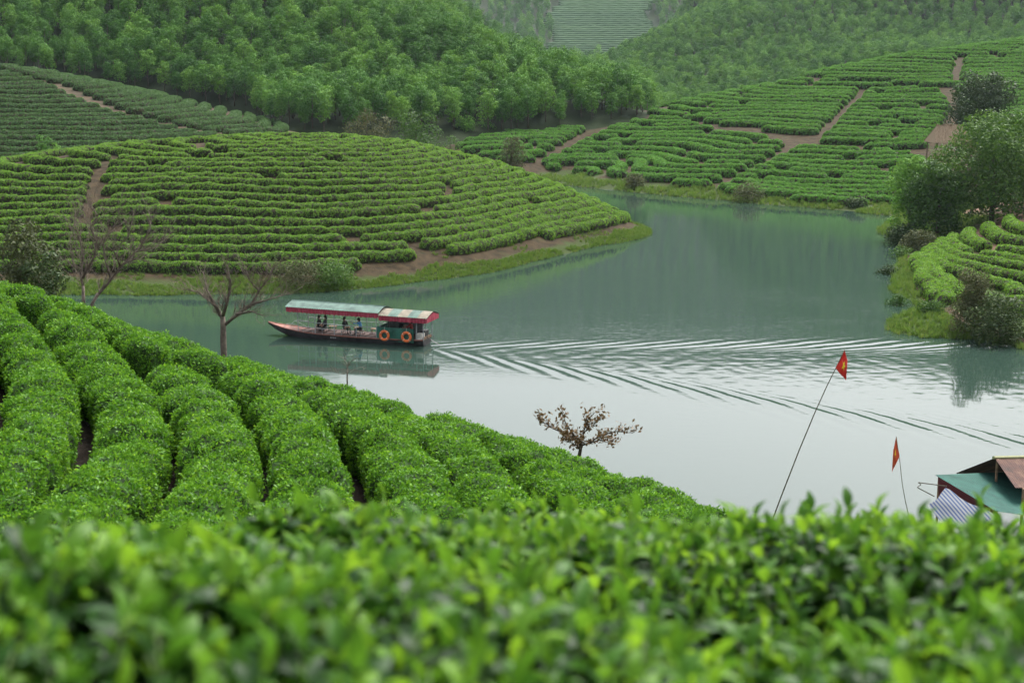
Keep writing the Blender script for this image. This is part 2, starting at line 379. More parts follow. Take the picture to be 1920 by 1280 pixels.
farback_pts = [P(1100, 100, 1080), P(1100, 0, 1230), P(900, 20, 1180), P(1340, 20, 1180), P(900, 100, 1060), P(1300, 100, 1080), (0, 900, 8), (-300, 940, 12), (400, 980, 14), (60, 1330, 150), (-250, 1300, 130), (450, 1300, 130), (60, 1480, 305), (-300, 1480, 305), (460, 1480, 305), (-480, 1400, 200), (640, 1400, 200), (-480, 1000, 25), (640, 1000, 30)]
farback = Field(farback_pts, -460, 620, 920, 1470, 12.0, 1.2, 0.02)
farback.build('distant_hill', M['far_hill'])

islet_pts = [S(*p) for p in [(1700, 448), (1672, 500), (1652, 545), (1650, 590), (1692, 640), (1750, 656), (1850, 667), (1920, 675), (2050, 690)]] + \
    [P(*p) for p in [(1705, 492, 134), (1740, 562, 110.5), (1800, 600, 101), (1920, 640, 94.5)]] + \
    [H(*p) for p in [(1920, 408, 138), (1800, 434, 141), (1750, 500, 122), (1850, 520, 115), (1920, 500, 119), (1920, 580, 103)]] + \
    [(60, 120, 5), (70, 110, 5), (75, 140, 7), (75, 95, 2.5), (52, 155, 2), (62, 165, 3), (75, 170, 4), (44, 160, 1), (41, 168, -1), (60, 180, 2), (80, 190, 3), (26, 110, -4), (26, 130, -4), (30, 160, -4), (30, 92, -4), (45, 82, -4), (80, 78, -4), (60, 84, -3)]
islet = Field(islet_pts, 22, 85, 80, 195, 0.75, 0.08, 0.4)
islet.build('right_bank', M['islet'])

gd = put('lake_bed', mesh_from('lake_bed', [(-1400, -200, -4.5), (1400, -200, -4.5), (1400, 2400, -4.5), (-1400, 2400, -4.5)], [(0, 1, 2, 3)]), M['bed']); tag(gd, kind='structure')

# ------------------------------------------------------------------ the lake, with the boat's wake as real waves
STERN = Vector(S(792, 650)); BOW = Vector(S(494, 630))
AXIS = (BOW - STERN); AXIS.z = 0; BOAT_LEN = 12.4; AXIS.normalize()
SIDE = Vector((-AXIS.y, AXIS.x, 0))          # to the boat's left, i.e. towards the camera
xs = np.concatenate([[-1300, -600, -300, -160, -90, -60, -45], np.arange(-38, 50, 0.16), [54, 62, 80, 120, 200, 400, 800, 1300]])
ys = np.concatenate([[20, 30, 38, 44, 48], np.arange(52, 108, 0.16), [112, 116, 122, 130, 145, 170, 200, 240, 300, 420]])
WX, WY = np.meshgrid(xs, ys)
dx = WX - (STERN.x + AXIS.x * 2.0); dy = WY - (STERN.y + AXIS.y * 2.0)
back = -(dx * AXIS.x + dy * AXIS.y); lat = dx * SIDE.x + dy * SIDE.y
WZ = np.zeros_like(WX)
msk = (back > 0.3) & (np.abs(lat) < back * 0.40 + 1.2) & (WX > -40) & (WX < 52) & (WY > 50) & (WY < 114)
bb, ll = back[msk].astype(np.float32), lat[msk].astype(np.float32)
bw = (0.16 * noise3(bb * 0.7, ll * 1.3, 0, 12) + 0.07 * noise3(bb * 2.3, ll * 3.1, 0, 13)).astype(np.float32)
acc = np.zeros_like(bb)
U0 = 1.9; k0 = 9.81 / U0 ** 2
for th in np.arange(-1.22, 1.221, 0.0032):
    c = math.cos(th); k = k0 / c ** 2
    a = min(1, max(0, (abs(th) - 0.56) / 0.25)); a = a * a * (3 - 2 * a) * math.exp(-(k / 9.0) ** 2)
    if a > 1e-3: acc += a * np.cos(k * (bb * c + (ll + bw) * math.sin(th)) + 0.6)
fade = np.clip(bb / 2.5, 0, 1) * np.clip((60 - bb) / 20, 0, 1) 
acc = acc * fade * np.clip(0.9 + 0.4 * noise3(bb * 0.35, ll * 0.9, 0, 8), 0.3, 1.4) * np.minimum(1, (bb / 18) ** 0.6)
acc *= 0.009 / np.percentile(np.abs(acc), 98)
chop = np.zeros_like(bb); rw = np.random.default_rng(5)
for _ in range(46):
    kk_ = rw.uniform(2.5, 8.0); an = rw.uniform(0, 6.283); chop += np.cos(kk_ * (bb * math.cos(an) + ll * math.sin(an)) + rw.uniform(0, 6.28)) / kk_
inner = np.clip((bb * 0.30 - np.abs(ll)) / 2.5, 0, 1) * np.clip(bb / 6, 0, 1) * np.clip((60 - bb) / 20, 0, 1)
WZ[msk] = acc + chop * inner * 0.0011
ny, nx = WX.shape
idx = np.arange(nx * ny).reshape(ny, nx)
wf = np.stack([idx[:-1, :-1], idx[:-1, 1:], idx[1:, 1:], idx[1:, :-1]], -1).reshape(-1, 4)
water_me = mesh_from('lake_water', np.stack([WX, WY, WZ], -1).reshape(-1, 3), wf)
m, nt, b, out = new_mat('lake_water')
b.inputs['Base Color'].default_value = (0.022, 0.042, 0.032, 1); b.inputs['Roughness'].default_value = 0.04; b.inputs['IOR'].default_value = 1.333
tc = nt.nodes.new('ShaderNodeTexCoord')
rip = noise_node(nt, 1.0, 3, vec=tc.outputs['Object'], stretch=(0.9, 1.9, 1)); rip2 = noise_node(nt, 1.0, 2, vec=tc.outputs['Object'], stretch=(2.6, 4.5, 1))
patch = noise_node(nt, 1.0, 3, vec=tc.outputs['Object'], stretch=(0.02, 0.05, 1))
# breeze on the middle of the lake, calm under the near bank
mp = nt.nodes.new('ShaderNodeMapping'); mp.vector_type = 'TEXTURE'; mp.inputs['Location'].default_value = (9, 112, 0); mp.inputs['Scale'].default_value = (34, 20, 50)
nt.links.new(tc.outputs['Object'], mp.inputs[0])
ln = nt.nodes.new('ShaderNodeVectorMath'); ln.operation = 'LENGTH'; nt.links.new(mp.outputs[0], ln.inputs[0])
wind = nt.nodes.new('ShaderNodeMapRange'); wind.interpolation_type = 'SMOOTHSTEP'; wind.inputs['From Min'].default_value = 1.15; wind.inputs['From Max'].default_value = 0.25; wind.inputs['To Min'].default_value = 0.035; wind.inputs['To Max'].default_value = 0.11
nt.links.new(ln.outputs['Value'], wind.inputs['Value'])
pm = nt.nodes.new('ShaderNodeMapRange'); pm.inputs['From Min'].default_value = 0.35; pm.inputs['From Max'].default_value = 0.65; pm.inputs['To Min'].default_value = 0.45; pm.inputs['To Max'].default_value = 1.2
nt.links.new(patch.outputs['Fac'], pm.inputs['Value'])
st = nt.nodes.new('ShaderNodeMath'); st.operation = 'MULTIPLY'; nt.links.new(wind.outputs[0], st.inputs[0]); nt.links.new(pm.outputs[0], st.inputs[1])
hh = nt.nodes.new('ShaderNodeMath'); hh.operation = 'MULTIPLY_ADD'; hh.inputs[1].default_value = 0.35; nt.links.new(rip2.outputs['Fac'], hh.inputs[0]); nt.links.new(rip.outputs['Fac'], hh.inputs[2])
bp = add_bump(nt, b, hh.outputs[0], 0.5, 0.11); nt.links.new(st.outputs[0], bp.inputs['Strength'])
tag(put('lake_water', water_me, m), kind='structure')

# ------------------------------------------------------------------ leaf clumps and tufts that get scattered
def frames(n):
    n = n / (np.linalg.norm(n, axis=1, keepdims=True) + 1e-9)
    a = rng.normal(size=n.shape); t = np.cross(n, a); t /= (np.linalg.norm(t, axis=1, keepdims=True) + 1e-9)
    return n, t, np.cross(n, t)

def leaf_quads(c, nrm, length, width, fold=0.0):
    """kite-shaped leaves: centres c, facing nrm"""
    n, t, s = frames(nrm); k = len(c)
    length = np.broadcast_to(np.asarray(length, float), (k,))[:, None]; width = np.broadcast_to(np.asarray(width, float), (k,))[:, None]
    v = np.stack([c - t * length * 0.5, c + s * width * 0.5 - t * length * 0.06 + n * fold * width, c + t * length * 0.5, c - s * width * 0.5 - t * length * 0.06 + n * fold * width], 1)
    f = np.arange(k * 4).reshape(k, 4)
    return v.reshape(-1, 3), f

def clump(name, n, rad, length, width, mat, up=0.7, flat=0.5):
    d = rng.normal(size=(n, 3)); d /= np.linalg.norm(d, axis=1, keepdims=True); d[:, 2] = np.abs(d[:, 2])
    c = d * (rng.random((n, 1)) ** 0.5) * rad; c[:, 2] *= flat
    nr = rng.normal(size=(n, 3)) * 0.75; nr[:, 2] += up; nr[:, :2] += d[:, :2] * 0.5
    v, f = leaf_quads(c, nr, length * rng.uniform(0.7, 1.25, n), width * rng.uniform(0.8, 1.2, n), 0.15)
    return put(name, mesh_from(name, v, f, smooth=False), mat, link=False)

def grass_tuft(name, n, h, spread, mat):
    v = []; f = []
    for i in range(n):
        a = random.uniform(0, 6.283); r = random.uniform(0, spread); x, y = r * math.cos(a), r * math.sin(a)
        hh_ = h * random.uniform(0.5, 1.1); ln = random.uniform(0.1, 0.5) * hh_; w = 0.016 + 0.012 * random.random()
        w *= h / 0.35
        dxx, dyy = math.cos(a), math.sin(a); px_, py_ = -dyy * w, dxx * w
        b0 = len(v)
        v += [(x - px_, y - py_, 0), (x + px_, y + py_, 0), (x + dxx * ln * .4 + px_ * .8, y + dyy * ln * .4 + py_ * .8, hh_ * .6), (x + dxx * ln * .4 - px_ * .8, y + dyy * ln * .4 - py_ * .8, hh_ * .6), (x + dxx * ln, y + dyy * ln, hh_)]
        f += [(b0, b0 + 1, b0 + 2, b0 + 3), (b0 + 3, b0 + 2, b0 + 4)]
    return put(name, mesh_from(name, v, f, smooth=False), mat, link=False)

CL_NEAR = [clump('leaf_clump_near', 26, 0.17, 0.072, 0.03, M['tea_near'], 0.8, 0.55) for _ in range(3)]
CL_MID = [clump('leaf_clump_mid', 18, 0.26, 0.15, 0.085, M['tea_mid'], 0.8, 0.5) for _ in range(3)]
CL_FAR = [clump('leaf_clump_far', 16, 0.34, 0.24, 0.14, M['tea_far'], 0.8, 0.5) for _ in range(2)]
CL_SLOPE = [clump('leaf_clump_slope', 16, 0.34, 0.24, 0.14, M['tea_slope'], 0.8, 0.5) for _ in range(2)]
TUFTS = [grass_tuft('grass_tuft', 16, 0.35, 0.2, M['grass']) for _ in range(3)]

def scatter_group(name, objs, on_points=False, tilt=0.35, side=0.35):
    ng = bpy.data.node_groups.new(name, 'GeometryNodeTree'); itf = ng.interface
    itf.new_socket('Geometry', in_out='INPUT', socket_type='NodeSocketGeometry')
    sd = itf.new_socket('Density', in_out='INPUT', socket_type='NodeSocketFloat'); ss = itf.new_socket('Seed', in_out='INPUT', socket_type='NodeSocketInt')
    s0 = itf.new_socket('Size Min', in_out='INPUT', socket_type='NodeSocketFloat'); s1 = itf.new_socket('Size Max', in_out='INPUT', socket_type='NodeSocketFloat')
    itf.new_socket('Geometry', in_out='OUTPUT', socket_type='NodeSocketGeometry')
    N, L = ng.nodes, ng.links
    gi = N.new('NodeGroupInput'); go = N.new('NodeGroupOutput'); iop = N.new('GeometryNodeInstanceOnPoints')
    join = N.new('GeometryNodeJoinGeometry')
    for o in objs:
        oi = N.new('GeometryNodeObjectInfo'); oi.inputs['Object'].default_value = o; oi.inputs['As Instance'].default_value = True
        L.new(oi.outputs['Geometry'], join.inputs[0])
    L.new(join.outputs[0], iop.inputs['Instance']); iop.inputs['Pick Instance'].default_value = True
    rv = N.new('FunctionNodeRandomValue'); rv.data_type = 'FLOAT_VECTOR'
    rv.inputs[0].default_value = (-tilt, -tilt, 0); rv.inputs[1].default_value = (tilt, tilt, 6.2832)
    L.new(gi.outputs['Seed'], rv.inputs['Seed'])
    e2r = N.new('FunctionNodeEulerToRotation'); L.new(rv.outputs[0], e2r.inputs[0])
    rs = N.new('FunctionNodeRandomValue'); rs.data_type = 'FLOAT'
    mn = [s for s in rs.inputs if s.name == 'Min' and s.type == 'VALUE'][0]; mxx = [s for s in rs.inputs if s.name == 'Max' and s.type == 'VALUE'][0]
    L.new(gi.outputs['Size Min'], mn); L.new(gi.outputs['Size Max'], mxx)
    fo = [s for s in rs.outputs if s.type == 'VALUE'][0]
    if on_points:
        m2p = N.new('GeometryNodeMeshToPoints'); L.new(gi.outputs['Geometry'], m2p.inputs['Mesh']); L.new(m2p.outputs[0], iop.inputs['Points'])
        L.new(e2r.outputs[0], iop.inputs['Rotation'])
    else:
        dp = N.new('GeometryNodeDistributePointsOnFaces'); L.new(gi.outputs['Geometry'], dp.inputs['Mesh']); nn_ = N.new('GeometryNodeInputNormal'); sx3 = N.new('ShaderNodeSeparateXYZ'); L.new(nn_.outputs[0], sx3.inputs[0]); mr_ = N.new('ShaderNodeMapRange'); mr_.inputs['From Min'].default_value = -0.1; mr_.inputs['From Max'].default_value = 0.7; mr_.inputs['To Min'].default_value = side; mr_.inputs['To Max'].default_value = 1.0; L.new(sx3.outputs['Z'], mr_.inputs['Value']); ml_ = N.new('ShaderNodeMath'); ml_.operation = 'MULTIPLY'; L.new(mr_.outputs[0], ml_.inputs[0]); L.new(gi.outputs['Density'], ml_.inputs[1]); L.new(ml_.outputs[0], dp.inputs['Density']); L.new(gi.outputs['Seed'], dp.inputs['Seed'])
        L.new(dp.outputs['Points'], iop.inputs['Points'])
        rr = N.new('FunctionNodeRotateRotation'); rr.rotation_space = 'LOCAL'
        L.new(dp.outputs['Rotation'], rr.inputs[0]); L.new(e2r.outputs[0], rr.inputs[1]); L.new(rr.outputs[0], iop.inputs['Rotation'])
    L.new(fo, iop.inputs['Scale'])
    L.new(iop.outputs[0], go.inputs[0])
    return ng, (sd.identifier, ss.identifier, s0.identifier, s1.identifier)

SC_NEAR = scatter_group('scatter_near', CL_NEAR); SC_MID = scatter_group('scatter_mid', CL_MID); SC_FAR = scatter_group('scatter_far', CL_FAR); SC_SLOPE = scatter_group('scatter_slope', CL_SLOPE)
SC_GRASS = scatter_group('scatter_grass', TUFTS, on_points=True, tilt=0.15)
_seed = [0]
def scatter(name, me, grp, density, smin, smax, parent=None, kind='stuff'):
    o = bpy.data.objects.new(name, me); COL.objects.link(o); o.parent = parent
    md = o.modifiers.new('leaves', 'NODES'); md.node_group = grp[0]
    _seed[0] += 1
    for ident, val in zip(grp[1], (float(density), _seed[0], float(smin), float(smax))): md[ident] = val
    if kind: o['kind'] = kind
    return o

# ------------------------------------------------------------------ tea hedges
PROF_NEAR = np.array([(-0.42, -0.12), (-0.50, 0.30), (-0.53, 0.62), (-0.46, 0.87), (-0.2, 1.0), (0.2, 1.0), (0.46, 0.87), (0.53, 0.62), (0.50, 0.30), (0.42, -0.12)])
PROF = np.array([(-0.44, -0.12), (-0.54, 0.30), (-0.52, 0.62), (-0.38, 0.88), (-0.14, 1.0), (0.14, 1.0), (0.38, 0.88), (0.52, 0.62), (0.54, 0.30), (0.44, -0.12)])

def resample(pl, step):
    d = np.concatenate([[0], np.cumsum(np.hypot(*np.diff(pl, axis=0).T))])
    n = max(3, int(d[-1] / step) + 1); t = np.linspace(0, d[-1], n)
    return np.stack([np.interp(t, d, pl[:, 0]), np.interp(t, d, pl[:, 1])], 1), d[-1]

def hedge_mesh(pl, field, w, h, step, seed=0, lump=1.1, amp=0.12, PROF=PROF):
    c, L = resample(pl, step); n = len(c)
    t = np.gradient(c, axis=0); t /= (np.linalg.norm(t, axis=1, keepdims=True) + 1e-9); nr = np.stack([-t[:, 1], t[:, 0]], 1)
    s = np.linspace(0, L, n); r = min(w * 0.6, L * 0.4)
    e = np.clip(np.minimum(s, L - s) / r, 0, 1); e = np.sqrt(np.clip(1 - (1 - e) ** 2, 0.0, 1)) * 0.9 + 0.1
    wl = 1 + amp * 1.3 * noise3(c[:, 0] * lump * 2, c[:, 1] * lump * 2, 0, seed); hl = 1 + amp * noise3(c[:, 0] * lump * 1.7, c[:, 1] * lump * 1.7, 3, seed + 1)
    K = len(PROF); off = PROF[None, :, 0] * (w * wl * e)[:, None]
    X = c[:, 0:1] + nr[:, 0:1] * off; Y = c[:, 1:2] + nr[:, 1:2] * off
    zc = field.z(c[:, 0], c[:, 1])[:, None]; zb = field.z(X, Y)
    q = np.clip(PROF[None, :, 1], 0, 1)
    Z = zb * (1 - q * 0.5) + zc * (q * 0.5) + PROF[None, :, 1] * (h * hl * (0.35 + 0.65 * e))[:, None]
    nn = amp * 0.55 * noise3(X * lump * 4, Y * lump * 4, Z * lump * 4, seed)
    Z = Z + nn * h * q; X = X + nr[:, 0:1] * nn * np.sign(off) * w * 0.5; Y = Y + nr[:, 1:2] * nn * np.sign(off) * w * 0.5
    v = np.stack([X, Y, Z], -1).reshape(-1, 3)
    idx = np.arange(n * K).reshape(n, K)
    f = np.stack([idx[:-1, :-1], idx[:-1, 1:], idx[1:, 1:], idx[1:, :-1]], -1).reshape(-1, 4).tolist()
    f.append(tuple(idx[0, ::-1])); f.append(tuple(idx[-1]))
    f = [tuple(reversed(x)) for x in f]
    return v, f

def contour(field, F, level):
    """polylines where F == level on the field's grid"""
    A = F - level; A = np.where(A == 0, 1e-9, A)
    sg = A > 0
    cell = sg[:-1, :-1].astype(int) + sg[:-1, 1:] + sg[1:, 1:] + sg[1:, :-1]
    js, is_ = np.where((cell > 0) & (cell < 4))
    pts = {}; adj = {}
    def ept(key):
        if key not in pts:
            o_, j, i = key
            if o_ == 0: a, bq = A[j, i], A[j, i + 1]; t = a / (a - bq); pts[key] = (field.xs[i] + t * field.st, field.ys[j])
            else: a, bq = A[j, i], A[j + 1, i]; t = a / (a - bq); pts[key] = (field.xs[i], field.ys[j] + t * field.st)
        return key
    for j, i in zip(js.tolist(), is_.tolist()):
        e = []
        if sg[j, i] != sg[j, i + 1]: e.append(ept((0, j, i)))
        if sg[j, i + 1] != sg[j + 1, i + 1]: e.append(ept((1, j, i + 1)))
        if sg[j + 1, i] != sg[j + 1, i + 1]: e.append(ept((0, j + 1, i)))
        if sg[j, i] != sg[j + 1, i]: e.append(ept((1, j, i)))
        for a in range(0, len(e) - 1, 2):
            adj.setdefault(e[a], []).append(e[a + 1]); adj.setdefault(e[a + 1], []).append(e[a])
    seen = set(); out_ = []
    starts = [k for k in adj if len(adj[k]) == 1] + list(adj)
    for s0_ in starts:
        if s0_ in seen: continue
        line = [s0_]; seen.add(s0_); cur = s0_
        while True:
            nx_ = [k for k in adj[cur] if k not in seen]
            if not nx_: break
            cur = nx_[0]; seen.add(cur); line.append(cur)
        arr = np.array([pts[k] for k in line])
        if len(line) > 8 and line[0] in adj[line[-1]]: arr = np.roll(arr, -int(np.argmax(arr[:, 1])), axis=0)   # a closed loop: its seam goes to the back of the hill
        if len(line) > 3: out_.append(arr)
    return out_

ORD = ['', 'first', 'second', 'third', 'fourth', 'fifth', 'sixth', 'seventh', 'eighth', 'ninth', 'tenth', 'eleventh', 'twelfth', 'thirteenth', 'fourteenth', 'fifteenth', 'sixteenth', 'seventeenth', 'eighteenth', 'nineteenth', 'twentieth']
def ordinal(n):
    n = min(n, 59)
    tens = {20: 'twenty', 30: 'thirty', 40: 'forty', 50: 'fifty'}
    if n <= 20: return ORD[n]
    t = n // 10 * 10
    return (tens[t][:-1] + 'ieth') if n == t else tens[t] + '-' + ORD[n - t]

def tea_rows(field, poly, pitch, w, h, paths=(), seg=(14, 30), minlen=2.0, wob=0.25, tol=0.7, zmin=None, step=0.45, pathw=0.9, tilt=0.0, maxlen=None, smin=0.05):
    """lines of hedge that follow the contour, clipped to a planted plot"""
    zf = field.Z + wob * noise3(field.X * 0.09, field.Y * 0.09, 0, 9) + tilt * field.X
    gy, gx = np.gradient(zf, field.st); sl = np.hypot(gx, gy)
    qx, qy = proj(field.X, field.Y, field.Z + h * 0.8)
    ok = in_poly(qx, qy, poly) & (qx > -60) & (qx < 1980)
    ok &= ~field.occluded(field.X.ravel(), field.Y.ravel(), (field.Z + h).ravel(), tol).reshape(ok.shape)
    z0, z1 = zf[ok].min(), zf[ok].max()
    pw = [np.array([S_on(field, *q) for q in p]) for p in paths]
    res = []; lv = z0 + 0.1; row = 0
    while lv < z1:
        near_ = ok & (np.abs(zf - lv) < 0.5)
        s_ = np.median(sl[near_]) if near_.any() else 0.2
        row += 1; k_ = 0
        for pl in contour(field, zf, lv):
            c, L = resample(pl, step)
            if L < minlen: continue
            if len(c) > 7:
                kk = np.ones(5) / 5; cs = c.copy(); cs[2:-2, 0] = np.convolve(c[:, 0], kk, 'valid'); cs[2:-2, 1] = np.convolve(c[:, 1], kk, 'valid'); c = cs
            z = field.z(c[:, 0], c[:, 1]); px_, py_ = proj(c[:, 0], c[:, 1], z + h * 0.8)
            keep = in_poly(px_, py_, poly) & (px_ > -160) & (px_ < 2080) & ~field.occluded(c[:, 0], c[:, 1], z + h, tol)
            for p in pw:
                for a, b_ in zip(p[:-1], p[1:]):
                    ab = b_ - a; tt = np.clip(((c - a) @ ab) / (ab @ ab), 0, 1)
                    keep &= np.hypot(*(c - (a + tt[:, None] * ab)).T) > pathw
            i = 0; n = len(c); res_n = False
            while i < n:
                if not keep[i]: i += 1; continue
                j = i
                lim = int((random.uniform(*seg) if (i > 0 and keep[i - 1]) or res_n else random.uniform(4, seg[1])) / step); res_n = True
                while j < n and keep[j] and j - i < lim: j += 1
                if n - j < 6 and j < n and keep[j:].all(): j = n
                if (j - i) * step > minlen: res.append((row, c[i:j].copy()))
                i = j if (j < n and not keep[j]) else j + int(random.choice([0.5, 0.6, 0.8, 1.3]) / step) + 1
        lv += pitch * max(s_, smin)
    print('ROWS', row, round(float(z0), 1), round(float(z1), 1), len(res))
    return res

def S_on(field, px, py):
    """where the line of sight through (px,py) meets the hill"""
    u = (px - 960) / F_PX; v = (py - 640) / F_PX
    dy = CT - v * ST; dz = -ST - v * CT
    Y = np.linspace(max(field.y0, 1), field.y1, 1500)
    x = u * Y / dy; z = CAM_H + dz * Y / dy
    hit = field.inside(x, Y) & (field.z(x, Y) >= z)
    i = int(np.argmax(hit)) if hit.any() else len(Y) - 1
    return np.array((x[i], Y[i]))

def plant(rows, field, w, h, grp, dens, smin, smax, where, group, step=0.45, lump=1.1, amp=0.12, minl=0):
    by = {}
    for r, c in rows: by.setdefault(r, []).append(c)
    k = 0; total = 0
    for rank, r in enumerate(sorted(by), 1):
        segs = sorted(by[r], key=lambda c: c[:, 0].mean())
        for q, c in enumerate(segs, 1):
            k += 1
            cc = c - c[len(c) // 2]; base = c[len(c) // 2]
            v, f = hedge_mesh(c, field, w * random.uniform(0.92, 1.06), h * random.uniform(0.9, 1.08), step, seed=k, lump=lump, amp=amp)
            org = np.array((base[0], base[1], float(field.z(base[0], base[1]))))
            me = mesh_from('tea_hedge', v - org, f)
            o = put('tea_hedge', me, M['hedge_core'], loc=tuple(org))
            stretch = '' if len(segs) == 1 else f', {ordinal(q)} from left'
            tag(o, f'tea hedge, {ordinal(rank)} row up {where}{stretch}', 'hedge', group)
            scatter('leaves', me, grp, dens, smin, smax, o)
    return k

# island hill
ISL_POLY = [(-250, 506), (0, 506), (300, 508), (520, 504), (620, 500), (700, 487), (800, 467), (885, 460), (900, 456), (1000, 440), (1100, 421), (1140, 412), (1188, 412), (1200, 380), (1100, 330), (900, 240), (600, 200), (0, 250), (-250, 280)]
isl_path = [[(222, 296), (186, 328), (177, 360), (165, 400), (160, 425)]]
rows = tea_rows(island, ISL_POLY, 2.08, 1.0, 0.8, isl_path, seg=(30, 80), pathw=0.3, wob=0.35, minlen=1.3)
nI = plant(rows, island, 1.02, 0.8, SC_MID, 20, 0.5, 0.95, 'the rounded hill behind the boat', 'tea hedges on the rounded hill', amp=0.19, lump=0.9)

# hill across the lake: plots parted by earth paths
PLOTS = [('the small plot at the lake head', [(838, 274), (880, 257), (960, 240), (1105, 236), (1085, 249), (1040, 274), (985, 302), (940, 300)]),
         ('the plot between the two slanting paths', [(1004, 306), (1060, 277), (1130, 241), (1190, 219), (1270, 219), (1340, 238), (1470, 263), (1474, 270), (1440, 294), (1328, 346), (1200, 332), (1110, 322)]),
         ('the plot beside the thatched hut and shore', [(1337, 349), (1400, 317), (1500, 270), (1690, 281), (1760, 300), (1760, 385), (1690, 380), (1560, 376), (1440, 365)]),
         ('the upper plot above the slanting paths', [(1205, 208), (1300, 180), (1500, 146), (1640, 154), (1770, 168), (1790, 200), (1740, 268), (1660, 275), (1540, 261), (1480, 243), (1340, 228), (1260, 215)]),
         ('the topmost plot under the misty forest', [(1510, 138), (1700, 90), (1920, 55), (2000, 50), (2000, 290), (1880, 290), (1800, 230), (1790, 163), (1640, 149), (1520, 143)])]
nF = 0
for nm, poly in PLOTS:
    top = 'topmost' in nm or 'upper' in nm
    cut = [[(1620, 170), (1580, 215), (1535, 262)]] if 'upper' in nm else ([[(1800, 110), (1790, 160)]] if 'topmost' in nm else [])
    rows = tea_rows(farhill, poly, 3.3 if not top else 3.2, 1.6, 1.0, cut, seg=(16, 40) if not top else (20, 46), wob=0.5, pathw=0.6, step=0.6)
    nF += plant(rows, farhill, 1.65, 1.05, SC_FAR, 10, 0.7, 1.1, nm, 'tea hedges in ' + nm, step=0.6)

# western slope
W_POLY = [(-160, 40), (0, 98), (200, 148), (330, 182), (430, 206), (545, 232), (520, 262), (430, 262), (250, 275), (0, 312), (-160, 330)]
w_path = [[(-40, 125), (30, 143), (110, 165), (170, 193), (230, 216), (300, 234), (370, 250), (440, 263)]]
rows = tea_rows(slope, W_POLY, 3.0, 1.4, 0.9, w_path, seg=(60, 120), wob=0.3, step=0.6, pathw=1.1)
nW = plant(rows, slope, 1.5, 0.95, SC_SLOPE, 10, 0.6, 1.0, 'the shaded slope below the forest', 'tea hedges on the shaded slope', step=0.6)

# right bank
B_POLY = [(1712, 478), (1760, 450), (1800, 434), (1920, 400), (2060, 360), (2060, 640), (1920, 622), (1800, 588), (1740, 545), (1712, 500)]
rows = tea_rows(islet, B_POLY, 2.2, 1.3, 0.8, [], seg=(20, 60), wob=0.15, zmin=0, smin=0.04)
nB = plant(rows, islet, 1.15, 0.85, SC_MID, 20, 0.5, 0.95, 'the low bank beside the big trees', 'tea hedges on the low bank')

# trodden earth path between the low bank's tea and its grass
pp = np.array([S_on(islet, *q) for q in ((1700, 478), (1708, 500), (1722, 530), (1745, 562), (1790, 592), (1850, 616), (1925, 640), (1990, 655))])
pc, _ = resample(pp, 0.5); pt = np.gradient(pc, axis=0); pt /= np.linalg.norm(pt, axis=1, keepdims=True); pn = np.stack([-pt[:, 1], pt[:, 0]], 1)
pwid = 0.75 + 0.2 * noise3(pc[:, 0] * 0.8, pc[:, 1] * 0.8, 0, 21)
rws = []
for i in range(len(pc)):
    rws.append([])
    for k_ in (-1.0, -0.6, -0.2, 0.2, 0.6, 1.0):
        a = pc[i] + pn[i] * k_ * pwid[i]; rws[-1].append((float(a[0]), float(a[1]), float(islet.z(a[0], a[1])) + (0.035 if abs(k_) < 0.9 else -0.05)))
tag(MB().sheet(rws).build('path', soil_mat('path_earth', (0.03, 0.02, 0.013), (0.085, 0.056, 0.036), GRASS, 0.1, 0.0, 1.5), None, True), kind='structure')

# near hill: rows run away from the viewer and bend round the hill
near_rows = []
cs = np.arange(-15.6, 13.5, 1.44)
for k, c in enumerate(cs):
    yy = np.arange(8.0, 39.0, 0.3)
    xx = c - 0.021 * np.clip(yy - 17, 0, None) ** 2 + 0.22 * noise3(yy * 0.33, yy * 0 + c * 1.7, 0, 2) + 0.02 * (17 - yy)
    px_, py_ = proj(xx, yy, near.z(xx, yy) + 0.85)
    # stop where the ground drops away to the lake
    gx = xx; slope_y = (near.z(gx, yy + 0.6) - near.z(gx, yy - 0.6)) / 1.2
    keep = (px_ > -420) & (px_ < 1500) & (yy < 37)
    drop = np.where((slope_y < -0.55) & (yy > 22))[0]
    if len(drop): keep[drop[0]:] = False
    idx_ = np.where(keep)[0]
    if len(idx_) < 12: continue
    a = idx_[0]
    while a < idx_[-1] - 8:
        b_ = min(idx_[-1], a + int(random.uniform(16, 40) / 0.3))
        if idx_[-1] - b_ < 14: b_ = idx_[-1]
        near_rows.append((k, np.stack([xx[a:b_], yy[a:b_]], 1)))
        a = b_ + random.choice([3, 4])
byk = {}
for k, c in near_rows: byk.setdefault(k, []).append(c)
for rank, k in enumerate(sorted(byk), 1):
    for q, c in enumerate(byk[k], 1):
        v, f = hedge_mesh(c, near, 0.97, 0.95, 0.2, seed=200 + 7 * k + q, lump=1.5, amp=0.2, PROF=PROF_NEAR)
        mid = c[len(c) // 2]; org = np.array((mid[0], mid[1], float(near.z(*mid))))
        me = mesh_from('tea_hedge', v - org, f)
        o = put('tea_hedge', me, M['hedge_green'], loc=tuple(org))
        tag(o, f'bright green tea hedge on the near hillside, {ordinal(rank)} row from the left' + (f', {["near", "middle", "far", "last"][min(q - 1, 3)]} stretch' if len(byk[k]) > 1 else ''), 'hedge', 'tea hedges on the near hillside')
        scatter('leaves', me, SC_NEAR, 78, 0.65, 1.1, o)
print('HEDGES', nI, nF, nW, nB, sum(len(v) for v in byk.values()))


